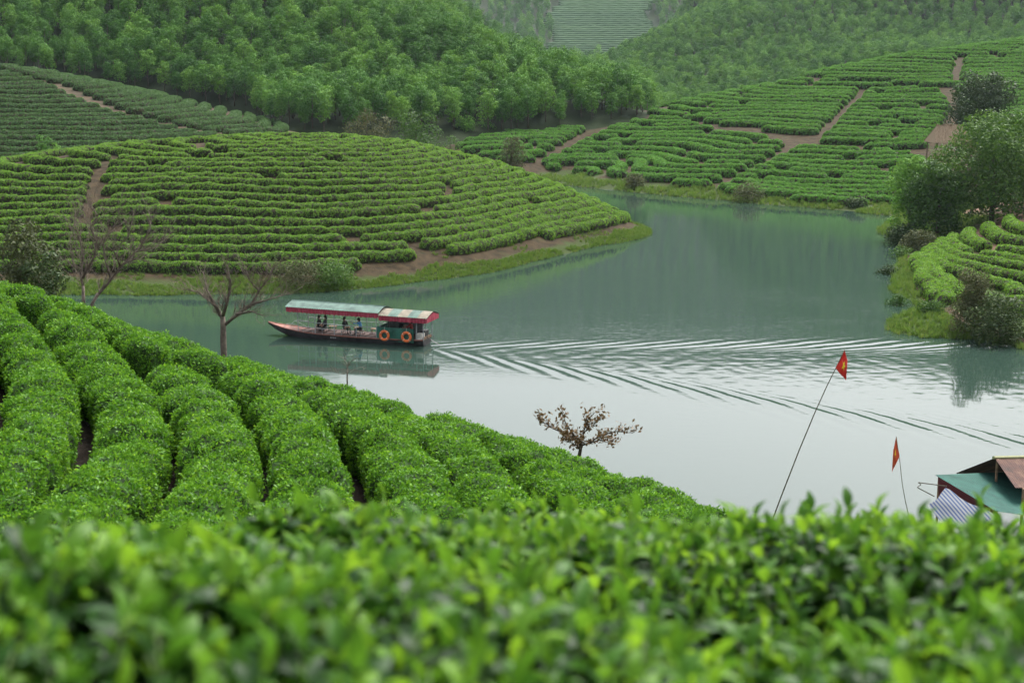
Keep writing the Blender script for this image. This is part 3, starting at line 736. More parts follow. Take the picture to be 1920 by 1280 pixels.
# ------------------------------------------------------------------ trees
def crown_mesh(name, lobes, n, length, width, mat, jitter=0.55, shell=0.45, core=True):
    """leaves spread through a set of lobes (cx,cy,cz,rx,ry,rz)"""
    L = np.array(lobes, float); vol = (L[:, 3] * L[:, 4] * L[:, 5]) ** 0.67; p = vol / vol.sum()
    k = rng.choice(len(L), size=n, p=p); d = rng.normal(size=(n, 3)); d /= np.linalg.norm(d, axis=1, keepdims=True)
    low = d[:, 2] < -0.35; d[low, 2] *= rng.choice([-1, 1], low.sum())
    rr = 1 - shell * rng.random((n, 1)) ** 1.8 + 0.10 * rng.normal(size=(n, 1))
    c = L[k, :3] + d * L[k, 3:] * rr
    nr = d + rng.normal(size=(n, 3)) * jitter; nr[:, 2] += 0.25
    v, f = leaf_quads(c, nr, length * rng.uniform(0.65, 1.3, n), width * rng.uniform(0.7, 1.2, n), 0.12)
    me = mesh_from(name, v, f, smooth=False); me.materials.append(mat)
    return me

def lobes_for(w, h, n, base=0.3, taper=0.7, size=0.34, seed=0):
    r = random.Random(seed); out_ = []
    for i in range(n):
        t = (i + 0.5) / n; z = h * (base + (1 - base) * t * 0.93)
        prof = math.sqrt(max(0.05, 1 - ((t - 0.42) / 0.66) ** 2))
        rad = w * 0.5 * max(0.12, prof) * (1 - size * 0.8); a = i * 2.4 + r.uniform(-0.5, 0.5); q = rad * math.sqrt(r.uniform(0.15, 1))
        s = w * size * r.uniform(0.75, 1.2) * (0.6 + 0.5 * prof)
        out_.append((q * math.cos(a), q * math.sin(a), z, s, s, s * r.uniform(0.7, 1.0)))
    out_.append((0, 0, h * (base + 1) / 2, w * 0.26, w * 0.26, h * (1 - base) * 0.36))
    return out_

def trunk_mesh(h, r0, lobes, seed=0, limbs=5, lean=0.03):
    r = random.Random(seed); b = MB(); top = h * 0.8
    pts = [(r.uniform(-1, 1) * lean * h * t, r.uniform(-1, 1) * lean * h * t, top * t - 0.25 * (t == 0)) for t in (0, 0.25, 0.5, 0.75, 1)]
    b.tube(pts, [r0 * 1.2, r0, r0 * 0.8, r0 * 0.5, r0 * 0.15], 6)
    for i in range(limbs):
        l = lobes[(i * 2 + 1) % len(lobes)]
        t = max(0.15, min(0.8, (l[2] / h) * 0.65)); z0 = top * t
        k = min(3, int(t * 4)); u = t * 4 - k; p0 = Vector(pts[k]).lerp(Vector(pts[k + 1]), u)
        p2 = Vector((l[0] * 0.9, l[1] * 0.9, l[2])); p1 = p0.lerp(p2, 0.5) + Vector((0, 0, -0.04 * h))
        b.tube([p0, p1, p2], [r0 * 0.5, r0 * 0.3, r0 * 0.1], 5)
    return b.mesh('trunk', True)

PROTO = []
for i in range(7):
    w_, h_ = random.uniform(3.5, 4.4), random.uniform(6.8, 8.4)
    lb = lobes_for(w_, h_, 15, 0.28, 0.62, 0.23, 40 + i)
    PROTO.append((trunk_mesh(h_, 0.11, lb, i), crown_mesh('crown', lb, 1500, 0.34, 0.21, M['tree_leaf'], 0.42, 0.4)))
for t_, c_ in PROTO: t_.materials.append(M['bark'])
def join_proto(t, c):
    v = np.concatenate([np.array([q.co[:] for q in t.vertices]), np.array([q.co[:] for q in c.vertices])]); nt_ = len(t.vertices)
    f = [tuple(p.vertices) for p in t.polygons] + [tuple(a + nt_ for a in p.vertices) for p in c.polygons]
    me = mesh_from('forest_tree', v, f, False); me.materials.append(M['bark_pale']); me.materials.append(M['tree_leaf'])
    mi = np.ones(len(me.polygons), np.int32); mi[:len(t.polygons)] = 0; me.polygons.foreach_set('material_index', mi)
    return bpy.data.objects.new('forest_tree', me)
JOINED = [join_proto(*p) for p in PROTO[:5]]
SC_TREES = scatter_group('scatter_trees', JOINED, on_points=True, tilt=0.05)

others = [island, farhill, slope]
def ground_max(x, y):
    z = np.full(np.shape(x), -9.0)
    for fl in others: z = np.where(fl.inside(x, y), np.maximum(z, fl.z(x, y)), z)
    return z
cand = []
for fl, sp in ((forest1, 2.95), (forest2, 3.7)):
    gx, gy = np.meshgrid(np.arange(fl.x0 + 2, fl.x1 - 2, sp), np.arange(fl.y0 + 3, fl.y1 - 2, sp))
    gx = gx + rng.uniform(-0.42, 0.42, gx.shape) * sp; gy = gy + rng.uniform(-0.42, 0.42, gy.shape) * sp
    gx, gy = gx.ravel(), gy.ravel(); gz = fl.z(gx, gy)
    ok = gz > ground_max(gx, gy) + 0.15
    if fl is forest2: ok &= ~(forest1.inside(gx, gy) & (forest1.z(gx, gy) > gz))
    else: ok &= ~(forest2.inside(gx, gy) & (forest2.z(gx, gy) > gz + 0.2))
    px_, py_ = proj(gx, gy, gz + 6)
    ok &= (px_ > -350) & (px_ < 2300)
    # leave a little room along the foot of the forest
    bx_, by_ = proj(gx, gy, gz); ok &= ~((bx_ > 520) & (bx_ < 1400) & (by_ > np.interp(bx_, [540, 850, 1000, 1100, 1200, 1290, 1400], [252, 246, 240, 230, 214, 198, 180]) + 2) & (gy < 330))
    lit = (px_ > -60) & (px_ < 1980) & (py_ > -25) & ~fl.occluded(gx, gy, gz + 7.5, 0.5)
    for i in np.where(ok)[0]: cand.append((gy[i], gx[i], gz[i], bool(lit[i])))
cand.sort()
vis = [c for c in cand if c[3]]
TREES, rest = vis[:300], vis[300:] + [c for c in cand if not c[3]]
tops = np.array([proj(x, y, z + 8.5) for y, x, z, _ in TREES]); tier = np.clip(((tops[:, 1].max() - tops[:, 1]) / 9).astype(int), 0, 30)
TLAB = {}
for t in range(31):
    ids = [i for i in np.argsort(tops[:, 0]) if tier[i] == t]
    for q, i in enumerate(ids, 1): TLAB[i] = f'plantation tree on the forested hill, {ordinal(t + 1)} tier from the foot, {ordinal(q)} from left'
for i, (y, x, z, _) in enumerate(TREES):
    t_, c_ = PROTO[i % 7]
    o = empty('plantation_tree', (x, y, z - 0.1), random.uniform(0, 6.28)); s = random.uniform(0.62, 1.05); o.scale = (s * random.uniform(0.9, 1.1), s * random.uniform(0.9, 1.1), s)
    tag(o, TLAB[i], 'tree', 'plantation trees on the forested hillside')
    put('trunk', t_, None, o); put('crown', c_, None, o)
me = mesh_from('forest', np.array([(x, y, z - 0.1) for y, x, z, _ in rest]), [], False)
fo = scatter('forest', me, SC_TREES, 1, 0.62, 1.05); tag(fo, 'dense plantation forest climbing the hazy hills beyond the tea plots', 'forest', kind='stuff')

# the far hill: woods on both sides of a terraced tea field
gx, gy = np.meshgrid(np.arange(-330, 430, 8.0), np.arange(960, 1460, 9))
gx = (gx + rng.uniform(-2.5, 2.5, gx.shape)).ravel(); gy = (gy + rng.uniform(-2.5, 2.5, gy.shape)).ravel(); gz = farback.z(gx, gy)
px_, py_ = proj(gx, gy, gz)
TER = [(1045, -60), (1200, -60), (1236, 0), (1218, 30), (1240, 62), (1275, 120), (990, 120), (1030, 70), (1008, 38), (1040, 8)]
ok = ~in_poly(px_, py_, [(1050, -60), (1195, -60), (1226, 0), (1210, 30), (1230, 62), (1260, 120), (1000, 120), (1038, 70), (1018, 38), (1048, 8)]) & (px_ > 300) & (px_ < 2000)
me = mesh_from('distant_woods', np.stack([gx, gy, gz], 1)[ok], [], False)
fo = scatter('distant_woods', me, SC_TREES, 1, 1.1, 1.7); tag(fo, 'bluish woods on the distant hill in the notch between two forested hills', 'forest', kind='stuff')
vv, ff = [], []; base_ = 0
zf = farback.Z; lv = 6.0
while lv < 115:
    for pl in contour(farback, zf, lv):
        c, L_ = resample(pl, 6.0); px_, py_ = proj(c[:, 0], c[:, 1], farback.z(c[:, 0], c[:, 1]))
        k_ = in_poly(px_, py_, TER); run = []
        for i in range(len(c) + 1):
            if i < len(c) and k_[i]: run.append(c[i])
            else:
                if len(run) > 4:
                    v, f = hedge_mesh(np.array(run), farback, 3.4, 1.5, 3.0, 3, 0.3, 0.2)
                    vv.append(v); ff += [tuple(a + base_ for a in q) for q in f]; base_ += len(v)
                run = []
    lv += 1.7
me = mesh_from('distant_tea_rows', np.concatenate(vv), ff); o = put('distant_tea_rows', me, M['far_rows']); tag(o, 'faint terraced tea rows on the hazy distant hill in the notch', 'tea rows', kind='stuff')

def tree(name, label, px, top_py, Y, w, field, mat, n=5000, leaf=(0.32, 0.2), base=0.15, lobes=16, size=0.24, seed=1, cat='tree', bark='bark', r0=None, sink=0.1, depth=1.0, grp=None):
    x, _, zt = P(px, top_py, Y); zg = float(field.z(x, Y)); h = zt - zg; print('TREE', name, px, round(h, 2)) if h < w * 0.5 or h > w * 2.2 else None; h = max(h, w * 0.45)
    lb = [(a, b * depth, c, d, e * depth, f) for a, b, c, d, e, f in lobes_for(w, h, lobes, base, 0.7, size, seed)]
    o = empty(name, (x, Y, zg - sink)); tag(o, label, cat, grp)
    put('trunk' if cat == 'tree' else 'stems', trunk_mesh(h, r0 or 0.022 * h, lb, seed, 6), M[bark], o)
    put('crown' if cat == 'tree' else 'foliage', crown_mesh('crown', lb, n, leaf[0], leaf[1], M[mat]), M[mat], o)
    return o
SH = 'shrub'
tree('broadleaf_tree', 'largest dark leafy tree towering over the low bank beside the lake', 1872, 214, 152, 11.5, islet, 'tree_mid', 17000, (0.36, 0.22), 0.12, 30, 0.19, 3)
tree('broadleaf_tree', 'shorter leafy tree on the lake side of the tallest tree', 1765, 300, 150, 6.6, islet, 'tree_mid', 8000, (0.34, 0.2), 0.1, 18, 0.22, 4)
tree('slender_tree', 'slim pale green tree at the water edge below the thatched hut', 1712, 286, 153, 4.6, islet, 'tree_leaf', 5200, (0.32, 0.18), 0.12, 16, 0.22, 5)
tree('broadleaf_tree', 'dark tree at the picture edge behind the tallest tree', 1945, 262, 160, 9, islet, 'tree_dark', 8000, (0.36, 0.22), 0.1, 18, 0.22, 6)
tree('round_tree', 'round dark tree standing alone above the thatched hut', 1842, 140, 236, 10.8, farhill, 'tree_dark', 10000, (0.42, 0.28), 0.06, 24, 0.2, 7)
tree('shrub', 'dark rounded shrub at the foot of the slim pale tree by the water', 1692, 424, 149, 3.6, islet, 'tree_dark', 2600, (0.24, 0.15), 0.0, 12, 0.28, 8, SH)
tree('shrub', 'olive shrub where the low bank meets the big trees', 1722, 440, 141, 3.8, islet, 'bush_olive', 2200, (0.24, 0.15), 0.0, 11, 0.28, 9, SH)
tree('dark_thicket_tree', 'tall narrow brownish bush-tree on the grassy point of the low bank', 1832, 500, 97.5, 3.1, islet, 'bush_olive', 5200, (0.2, 0.1), 0.02, 18, 0.23, 10, 'tree', 'bark_dark')
tree('dark_thicket_tree', 'broad dark bushy tree at the water edge of the grassy point', 1880, 556, 95.5, 4.0, islet, 'tree_dark', 5600, (0.2, 0.11), 0.0, 18, 0.25, 11, 'tree', 'bark_dark')
tree('shrub', 'small round shrub on the grassy shore left of the earth path', 1683, 549, 111, 1.8, islet, 'tree_mid', 900, (0.18, 0.11), 0.0, 8, 0.3, 12, SH)
tree('shrub', 'low dark shrub in the grass just above the bushy point', 1742, 578, 104, 1.9, islet, 'tree_mid', 900, (0.18, 0.11), 0.0, 8, 0.3, 13, SH)
tree('shrub', 'tiny dark shrub on the shore below the olive shrub', 1664, 508, 128, 2.0, islet, 'tree_dark', 700, (0.2, 0.12), 0.0, 8, 0.3, 14, SH)
tree('shrub', 'small shrub beside the upper end of the shore path', 1690, 478, 139, 2.2, islet, 'tree_mid', 700, (0.2, 0.12), 0.0, 8, 0.3, 15, SH)
tree('shoreline_bush', 'dark leafy tree at the left picture edge beside the bare trees', 40, 402, 62, 3.6, near, 'bush_olive', 9000, (0.2, 0.11), 0.05, 20, 0.24, 16, 'tree', 'bark_dark')
tree('shoreline_bush', 'lower dark bush leaning out beside the leafy tree at the left edge', 78, 446, 61, 2.2, near, 'tree_dark', 4500, (0.18, 0.1), 0.05, 14, 0.26, 17, 'tree', 'bark_dark')
tree('shrub', 'long low bush on the earth bank behind the boat bow, upstream half', 560, 506, 118.5, 4.4, island, 'bush_olive', 2600, (0.2, 0.11), 0.0, 12, 0.25, 18, SH)
tree('shrub', 'taller bush on the earth bank above the boat roof, right half of the pair', 622, 500, 119, 3.8, island, 'tree_mid', 2600, (0.2, 0.11), 0.0, 12, 0.26, 19, SH)
tree('shrub', 'round grey-green shrub on the far shore at the end of the lake channel', 1190, 324, 214, 2.9, farhill, 'bush_olive', 1400, (0.26, 0.16), 0.0, 10, 0.28, 20, SH)
tree('shrub', 'wide low shrub on the far shore in the middle of the grassy edge', 1402, 361, 196, 4.8, farhill, 'bush_olive', 1500, (0.26, 0.16), 0.0, 12, 0.24, 21, SH)
tree('shrub', 'compact dark shrub on the far shore left of the big trees', 1606, 378, 186, 2.5, farhill, 'tree_dark', 1200, (0.24, 0.15), 0.0, 10, 0.3, 22, SH)
tree('shrub', 'olive shrub tree between the rounded hill and the small far tea plot', 960, 254, 236, 3.9, farhill, 'bush_olive', 2200, (0.28, 0.17), 0.0, 14, 0.26, 23, SH)
tree('thicket_tree', 'greyish scrubby tree at the forest foot behind the rounded hill', 690, 206, 212, 7.6, island, 'bush_olive', 3600, (0.34, 0.2), 0.1, 16, 0.22, 24)
tree('thicket_tree', 'vine-covered bushy tree at the forest foot, right of the greyish one', 782, 208, 208, 7.8, island, 'tree_mid', 4600, (0.34, 0.2), 0.1, 18, 0.23, 25)
tree('thicket_tree', 'low leafy scrub filling the gap beside the small far tea plot', 842, 246, 224, 4.4, island, 'tree_mid', 1800, (0.3, 0.18), 0.0, 12, 0.26, 26)
tree('sapling', 'pale green sapling standing in front of the shaded tea slope', 78, 250, 186, 2.2, slope, 'tree_leaf', 1000, (0.26, 0.15), 0.1, 10, 0.26, 27)
tree('sapling', 'faint small sapling right of the pale one on the shaded slope', 105, 264, 188, 1.8, slope, 'tree_leaf', 500, (0.24, 0.14), 0.1, 8, 0.26, 28)
for i, (px, tp, Y, w) in enumerate([(870, 232, 262, 4), (905, 228, 266, 4.5), (1128, 212, 284, 5), (1165, 208, 288, 5)]):
    tree('shrub', ['leafy scrub at the forest edge, ' + q for q in ('first clump left of the small far plot', 'second clump above the small far plot', 'third clump above the earth path', 'fourth clump at the path top')][i], px, tp, Y, w, farhill if px > 900 else forest1, 'tree_leaf', 1200, (0.34, 0.2), 0.0, 9, 0.28, 60 + i, SH)

# bare trees: limbs laid out one by one, twigs grown from them
def limb_tree(name, label, field, Y, trunk, limbs, zoom, org, r0, mat, twig=0.55, ntw=5, seed=0, leaf=None, depthv=0.5):
    r = random.Random(seed)
    cv = lambda q, dY=0.0: Vector(P(org[0] + q[0] / zoom, org[1] + q[1] / zoom, Y + dY))
    b0 = cv(trunk[0]); zg = float(field.z(b0.x, b0.y)); base = Vector((b0.x, b0.y, zg - 0.1))
    o = empty(name, base); tag(o, label, 'tree')
    tp = [Vector((0, 0, 0))] + [cv(q) - base for q in trunk]
    b = MB(); b.tube(tp, [r0 * 1.25] + [r0 * (1 - 0.35 * i / len(trunk)) for i in range(len(trunk))], 8); b.build('trunk', mat, o, True)
    leaves_c = []
    for li, lm in enumerate(limbs):
        rad = lm[0] * 0.8; sg = (-1) ** li; nn = len(lm) - 1
        pts = [cv(q, sg * depthv * i / nn + r.uniform(-0.1, 0.1) * (i > 0)) - base for i, q in enumerate(lm[1:])]
        b = MB(); b.tube(pts, [rad * (1 - 0.75 * i / (nn - 1)) for i in range(nn)], 6)
        def twigs(p, d, ln, rr, lev):
            if lev == 0 or ln < 0.08: return
            q = p + d * ln * 0.5 + Vector((r.uniform(-1, 1), r.uniform(-1, 1), r.uniform(-0.6, 1))) * ln * 0.12
            e = p + d * ln + Vector((0, 0, 0.08 * ln))
            b.tube([p, q, e], [rr, rr * 0.75, rr * 0.4], 4, False)
            if leaf: leaves_c.extend([e, q] if r.random() < 0.6 else [e])
            for _ in range(2 if lev > 1 else 1):
                dd = (d + Vector((r.uniform(-1, 1), r.uniform(-1, 1), r.uniform(-0.5, 1))) * 0.75).normalized()
                twigs(q.lerp(e, r.random()), dd, ln * r.uniform(0.5, 0.8), rr * 0.65, lev - 1)
        for i in range(1, nn):
            seg = pts[i] - pts[i - 1]
            for _ in range(ntw):
                t = r.random(); p = pts[i - 1].lerp(pts[i], t)
                d = (seg.normalized() + Vector((r.uniform(-1, 1), r.uniform(-1, 1), r.uniform(-0.4, 1.1)))).normalized()
                twigs(p, d, twig * r.uniform(0.5, 1.1), max(rad * 0.3 * (1 - 0.6 * i / nn), 0.007), 3)
        b.build('branch', mat, o, True)
    if leaf:
        c = np.array([q[:] for q in leaves_c]); c = np.repeat(c, leaf[0], 0) + rng.normal(size=(len(c) * leaf[0], 3)) * 0.05
        nr = rng.normal(size=c.shape) + np.array([0, -0.3, 0.6])
        v, f = leaf_quads(c, nr, leaf[1] * rng.uniform(0.7, 1.2, len(c)), leaf[1] * 0.5, 0.1)
        lo = put('foliage', mesh_from('foliage', v, f, False), M['red_leaf'], o); lo['kind'] = 'stuff'
    return o
limb_tree('bare_tree', 'leafless forked grey tree at the left, tallest of the bare trees', near, 46, [(442, 520), (440, 440)],
    [(0.06, (440, 450), (428, 385), (440, 290), (425, 200), (395, 110), (400, 30)), (0.06, (438, 400), (500, 285), (512, 205), (480, 130), (520, 70), (470, 10)), (0.03, (430, 350), (390, 330), (370, 220), (380, 130)),
     (0.03, (505, 250), (560, 180), (610, 120), (640, 60))], 2.824, (0, 380), 0.06, M['bark_pale'], 0.5, 12, 1)
limb_tree('bare_tree', 'leafless tree leaning right beside the tallest bare tree', near, 45, [(488, 535), (520, 480)],
    [(0.065, (515, 490), (570, 430), (640, 338), (690, 288), (742, 235), (795, 140), (800, 90)), (0.04, (585, 395), (555, 300), (545, 220), (580, 150)), (0.04, (655, 320), (720, 300), (775, 305)), (0.035, (640, 340), (600, 250), (680, 180), (700, 100)),
     (0.03, (720, 260), (820, 240), (900, 170))], 2.824, (0, 380), 0.058, M['bark_pale'], 0.5, 12, 2)
limb_tree('bare_tree', 'squat leafless spreading tree on the hill edge in front of the boat bow', near, 40, [(1183, 745), (1182, 650), (1178, 600)],
    [(0.06, (1178, 620), (1140, 550), (1105, 515), (1050, 470), (975, 460)), (0.07, (1178, 605), (1205, 520), (1222, 420), (1205, 335)), (0.065, (1185, 650), (1262, 588), (1330, 540), (1375, 460), (1430, 395), (1440, 345)),
     (0.05, (1250, 590), (1330, 575), (1410, 605)), (0.06, (1165, 590), (1095, 460), (1075, 365)), (0.04, (1375, 470), (1320, 410), (1300, 340)), (0.045, (1330, 540), (1430, 510), (1530, 480))], 2.824, (0, 380), 0.09, M['bark_pale'], 0.4, 12, 3)
limb_tree('bare_sapling', 'thin leafless sapling in front of the boat reflection', near, 33, [(858, 890), (860, 800)],
    [(0.012, (860, 810), (850, 740), (810, 690)), (0.012, (860, 800), (900, 730), (960, 700)), (0.01, (858, 860), (930, 810), (1010, 790)), (0.01, (860, 850), (780, 860), (720, 820))], 5.333, (490, 540), 0.018, M['bark_pale'], 0.14, 3, 4)
limb_tree('rusty_leaf_tree', 'small tree with rusty brown leaves on the hill edge above the lake', near, 32, [(860, 815), (880, 700), (890, 620)],
    [(0.03, (885, 640), (760, 540), (640, 480), (520, 430), (440, 375), (350, 325)), (0.03, (890, 620), (790, 510), (700, 380), (640, 240)), (0.03, (892, 620), (925, 460), (970, 330), (1085, 205)), (0.032, (888, 650), (1040, 602), (1130, 582), (1290, 632)),
     (0.03, (1000, 606), (1150, 520), (1330, 470), (1560, 490)), (0.02, (880, 700), (820, 640), (740, 610)), (0.02, (930, 480), (1010, 420), (1130, 310)), (0.02, (790, 510), (720, 570), (680, 575))], 6.857, (960, 740), 0.045, M['bark'], 0.15, 8, 5, leaf=(1, 0.115), depthv=0.35)

# ------------------------------------------------------------------ the tour boat
M['hull'] = plain('hull_paint', (0.035, 0.032, 0.034), 0.55, var=0.5, scale=2.5)
M['deck'] = plain('deck_paint', (0.105, 0.06, 0.048), 0.8, var=0.35, scale=2.2)
M['bow'] = plain('bow_paint', (0.2, 0.075, 0.05), 0.7, var=0.3, scale=1.8)
M['rail'] = plain('rail_paint', (0.33, 0.34, 0.34), 0.5, var=0.25, scale=9)
M['roof_green'] = plain('roof_sheet_green', (0.095, 0.15, 0.128), 0.7, var=0.25, scale=2.0, spec=0.12)
M['roof_cream'] = plain('roof_sheet_cream', (0.2, 0.18, 0.14), 0.7, var=0.25, scale=2.5, spec=0.12)
M['panel_green'] = plain('cabin_sheet_green', (0.022, 0.12, 0.085), 0.45, var=0.3, scale=2.0)
M['panel_grey'] = plain('cabin_sheet_grey', (0.16, 0.18, 0.17), 0.55, var=0.3)
M['ring'] = plain('lifebuoy_orange', (0.72, 0.15, 0.035), 0.5, var=0.2, scale=5)
M['ring_band'] = plain('lifebuoy_band', (0.75, 0.45, 0.30), 0.6)
M['metal_dark'] = plain('dark_metal', (0.05, 0.05, 0.05), 0.4, 0.6)
M['white_box'] = plain('worn_white', (0.55, 0.52, 0.46), 0.6, var=0.25)
M['wood'] = plain('worn_wood', (0.24, 0.15, 0.09), 0.8, var=0.35, scale=5)
M['white_paint'] = plain('white_paint', (0.65, 0.65, 0.62), 0.6)
def fringe_mat():
    m, nt, b, out = new_mat('red_fringe')
    n = noise_node(nt, 1.0, 4, stretch=(9, 9, 0.9)); r = ramp(nt, n.outputs['Fac'], [(0.3, (0.14, 0.008, 0.02)), (0.55, (0.36, 0.03, 0.06)), (0.75, (0.52, 0.14, 0.17))])
    nt.links.new(r.outputs[0], b.inputs['Base Color']); b.inputs['Roughness'].default_value = 0.8
    return m
M['fringe'] = fringe_mat()

org = STERN - SIDE * 0.85; org.z = 0
boat = empty('tour_boat', org, math.atan2(AXIS.y, AXIS.x)); boat.scale = (0.97, 0.97, 0.97)
tag(boat, 'long covered tour boat with green roof and red fringe crossing the lake', 'boat')
ST_X = [0, 0.5, 2, 5, 8, 9.6, 10.8, 11.7, 12.4]
HB = [0.80, 0.88, 0.98, 1.02, 0.96, 0.80, 0.55, 0.28, 0.03]
KZ = [-0.12, -0.25, -0.3, -0.3, -0.28, -0.2, 0.02, 0.34, 0.74]
GZ = [0.42, 0.41, 0.38, 0.36, 0.40, 0.48, 0.60, 0.73, 0.88]
rows_ = []
for x, hb, kz, gz in zip(ST_X, HB, KZ, GZ):
    ch = kz + (gz - kz) * 0.35
    rows_.append([(x, -hb, gz), (x, -hb * 0.93, (gz + ch) / 2), (x, -hb * 0.8, ch), (x, -hb * 0.4, kz + 0.03), (x, 0, kz), (x, hb * 0.4, kz + 0.03), (x, hb * 0.8, ch), (x, hb * 0.93, (gz + ch) / 2), (x, hb, gz)])
b = MB(); b.sheet(rows_); b.add(rows_[0], [tuple(range(9))]); hull = b.build('hull', M['hull'], boat, True)
def strip_deck(i0, i1, zoff, name, mat):
    b = MB(); rr = []
    for x, hb, gz in list(zip(ST_X, HB, GZ))[i0:i1]:
        rr.append([(x, -hb * 0.97, gz + zoff), (x, -hb * 0.4, gz + zoff + 0.02), (x, hb * 0.4, gz + zoff + 0.02), (x, hb * 0.97, gz + zoff)])
    b.sheet(rr); return b.build(name, mat, boat, True)
strip_deck(0, 6, -0.02, 'deck', M['deck']); strip_deck(5, 9, 0.005, 'bow_deck', M['bow'])
for s in (-1, 1):
    b = MB(); b.tube([(x, s * hb, gz + 0.02) for x, hb, gz in zip(ST_X, HB, GZ)], 0.045, 6); b.build('gunwale', M['bow'], boat, True)
for x in np.arange(0.9, 9.4, 0.55):
    hb = float(np.interp(x, ST_X, HB)); gz = float(np.interp(x, ST_X, GZ))
    MB().box(x - 0.24, x + 0.24, -hb * 0.85, hb * 0.85, gz + 0.005, gz + 0.035).build('plank', M['deck'], boat)
# small white marks on the hull side
b = MB()
for i, (dx_, w_) in enumerate([(0, 0.05), (0.09, 0.05), (0.18, 0.07), (0.29, 0.05), (0.38, 0.06)]):
    x = 6.55 + dx_; b.box(x, x + w_ * 0.4, 1.012, 1.02, 0.20, 0.28); b.box(x, x + w_, 1.013, 1.021, 0.262, 0.282)
b.build('hull_marking', M['white_paint'], boat)
EAVE = lambda x: 2.20 + 0.010 * x
RIDGE = lambda x: EAVE(x) + 0.30
# posts and rails
for s in (-1, 1):
    y = s * 0.92
    for x in (3.45, 5.0, 6.7, 8.2, 9.6):
        gz = float(np.interp(x, ST_X, GZ)); MB().tube([(x, y * min(1, float(np.interp(x, ST_X, HB)) / 0.95), gz), (x, y, EAVE(x) + 0.02)], 0.03, 6).build('post', M['rail'], boat)
    for x in (-0.05, 0.45, 3.2):
        MB().tube([(x, s * 0.8, 0.4), (x, s * 0.86, EAVE(x) - 0.16)], 0.03, 6).build('post', M['rail'], boat)
    for z in (0.42, 0.80):
        MB().tube([(3.5, y, 0.36 + z), (6.5, y, 0.37 + z), (9.6, y * 0.9, 0.47 + z)], 0.024, 5).build('rail', M['rail'], boat)
    for x in np.arange(3.9, 9.4, 0.75):
        gz = float(np.interp(x, ST_X, GZ)); k_ = random.choice([0, 1]); z0_, z1_ = (0.0, 0.42) if k_ else (0.42, 0.8)
        MB().tube([(x, y, gz + z0_), (x, y, 0.37 + z1_ + (0.04 if x > 7 else 0))], 0.012, 4).build('baluster', M['rail'], boat)
    # curved bow rail
    pts = [(9.6, s * 0.78, 0.95), (10.1, s * 0.72, 1.02), (10.6, s * 0.62, 0.98), (10.95, s * 0.5, 0.62)]
    MB().tube(pts, 0.016, 5).build('bow_rail', M['rail'], boat)
    MB().tube([(9.6, s * 0.78, 0.5), (10.2, s * 0.7, 0.8), (10.6, s * 0.62, 0.98)], 0.013, 4).build('bow_rail', M['rail'], boat)
# corrugated roof sheets
def roof_sheet(x0, x1, s, dz, over, pitchw=0.15):
    n = max(4, int((x1 - x0) / pitchw)) * 4; rows2 = [[], [], []]; lower = [[], [], []]
    for i in range(n + 1):
        x = x0 + (x1 - x0) * i / n; c = 0.028 * math.cos(2 * math.pi * i / 4)
        for k, (yy, zz) in enumerate(((0.0, RIDGE(x)), (0.58, (RIDGE(x) + EAVE(x)) / 2 + 0.035), (over, EAVE(x)))):
            rows2[k].append((x, s * yy, zz + dz + c)); lower[k].append((x, s * yy, zz + dz + c - 0.006))
    b = MB(); b.sheet(rows2); b.sheet(lower[::-1]); return b
xs_ = np.linspace(3.15, 10.4, 11)
for i in range(10):
    for s in (-1, 1): roof_sheet(xs_[i], xs_[i + 1], s, 0.004 * (i % 2), 1.16).build('roof_panel', M['roof_green'], boat)
xs_ = np.linspace(-0.48, 3.22, 6)
for i in range(5):
    for s in (-1, 1): roof_sheet(xs_[i], xs_[i + 1], s, -0.15 + 0.004 * (i % 2), 1.14).build('roof_panel', M['roof_cream'] if i % 2 == 0 else M['roof_green'], boat)
b = MB(); b.tube([(3.1, 0, RIDGE(3) + 0.02), (10.41, 0, RIDGE(10.4) + 0.02)], 0.03, 5); b.build('ridge_cap', M['roof_green'], boat)
for s in (-1, 1):
    for xa, xb, dz in ((3.2, 10.36, -0.02), (-0.45, 3.19, -0.17)):
        n = int((xb - xa) / 0.05); t_, bt = [], []
        for i in range(n + 1):
            x = xa + (xb - xa) * i / n; wv = 0.018 * math.sin(i * 1.3) + 0.012 * math.sin(i * 0.37)
            t_.append((x, s * 1.10, EAVE(x) + dz)); bt.append((x, s * (1.11 + wv), EAVE(x) + dz - 0.34 + 0.03 * math.sin(i * 0.9) * (i % 2)))
        b = MB(); b.sheet([t_, [(p[0], p[1] * 0.5 + q[1] * 0.5, (p[2] + q[2]) / 2) for p, q in zip(t_, bt)], bt]); b.build('fringe', M['fringe'], boat)
for x, dz in ((-0.46, -0.17), (10.38, -0.02)):
    t_ = [(x, y, EAVE(x) + dz + 0.28 * (1 - abs(y) / 1.1)) for y in np.linspace(-1.1, 1.1, 30)]; bt = [(x + 0.015 * math.sin(i * 1.4), p[1], EAVE(x) + dz - 0.30) for i, p in enumerate(t_)]
    b = MB(); b.sheet([t_, bt]); b.build('fringe', M['fringe'], boat)
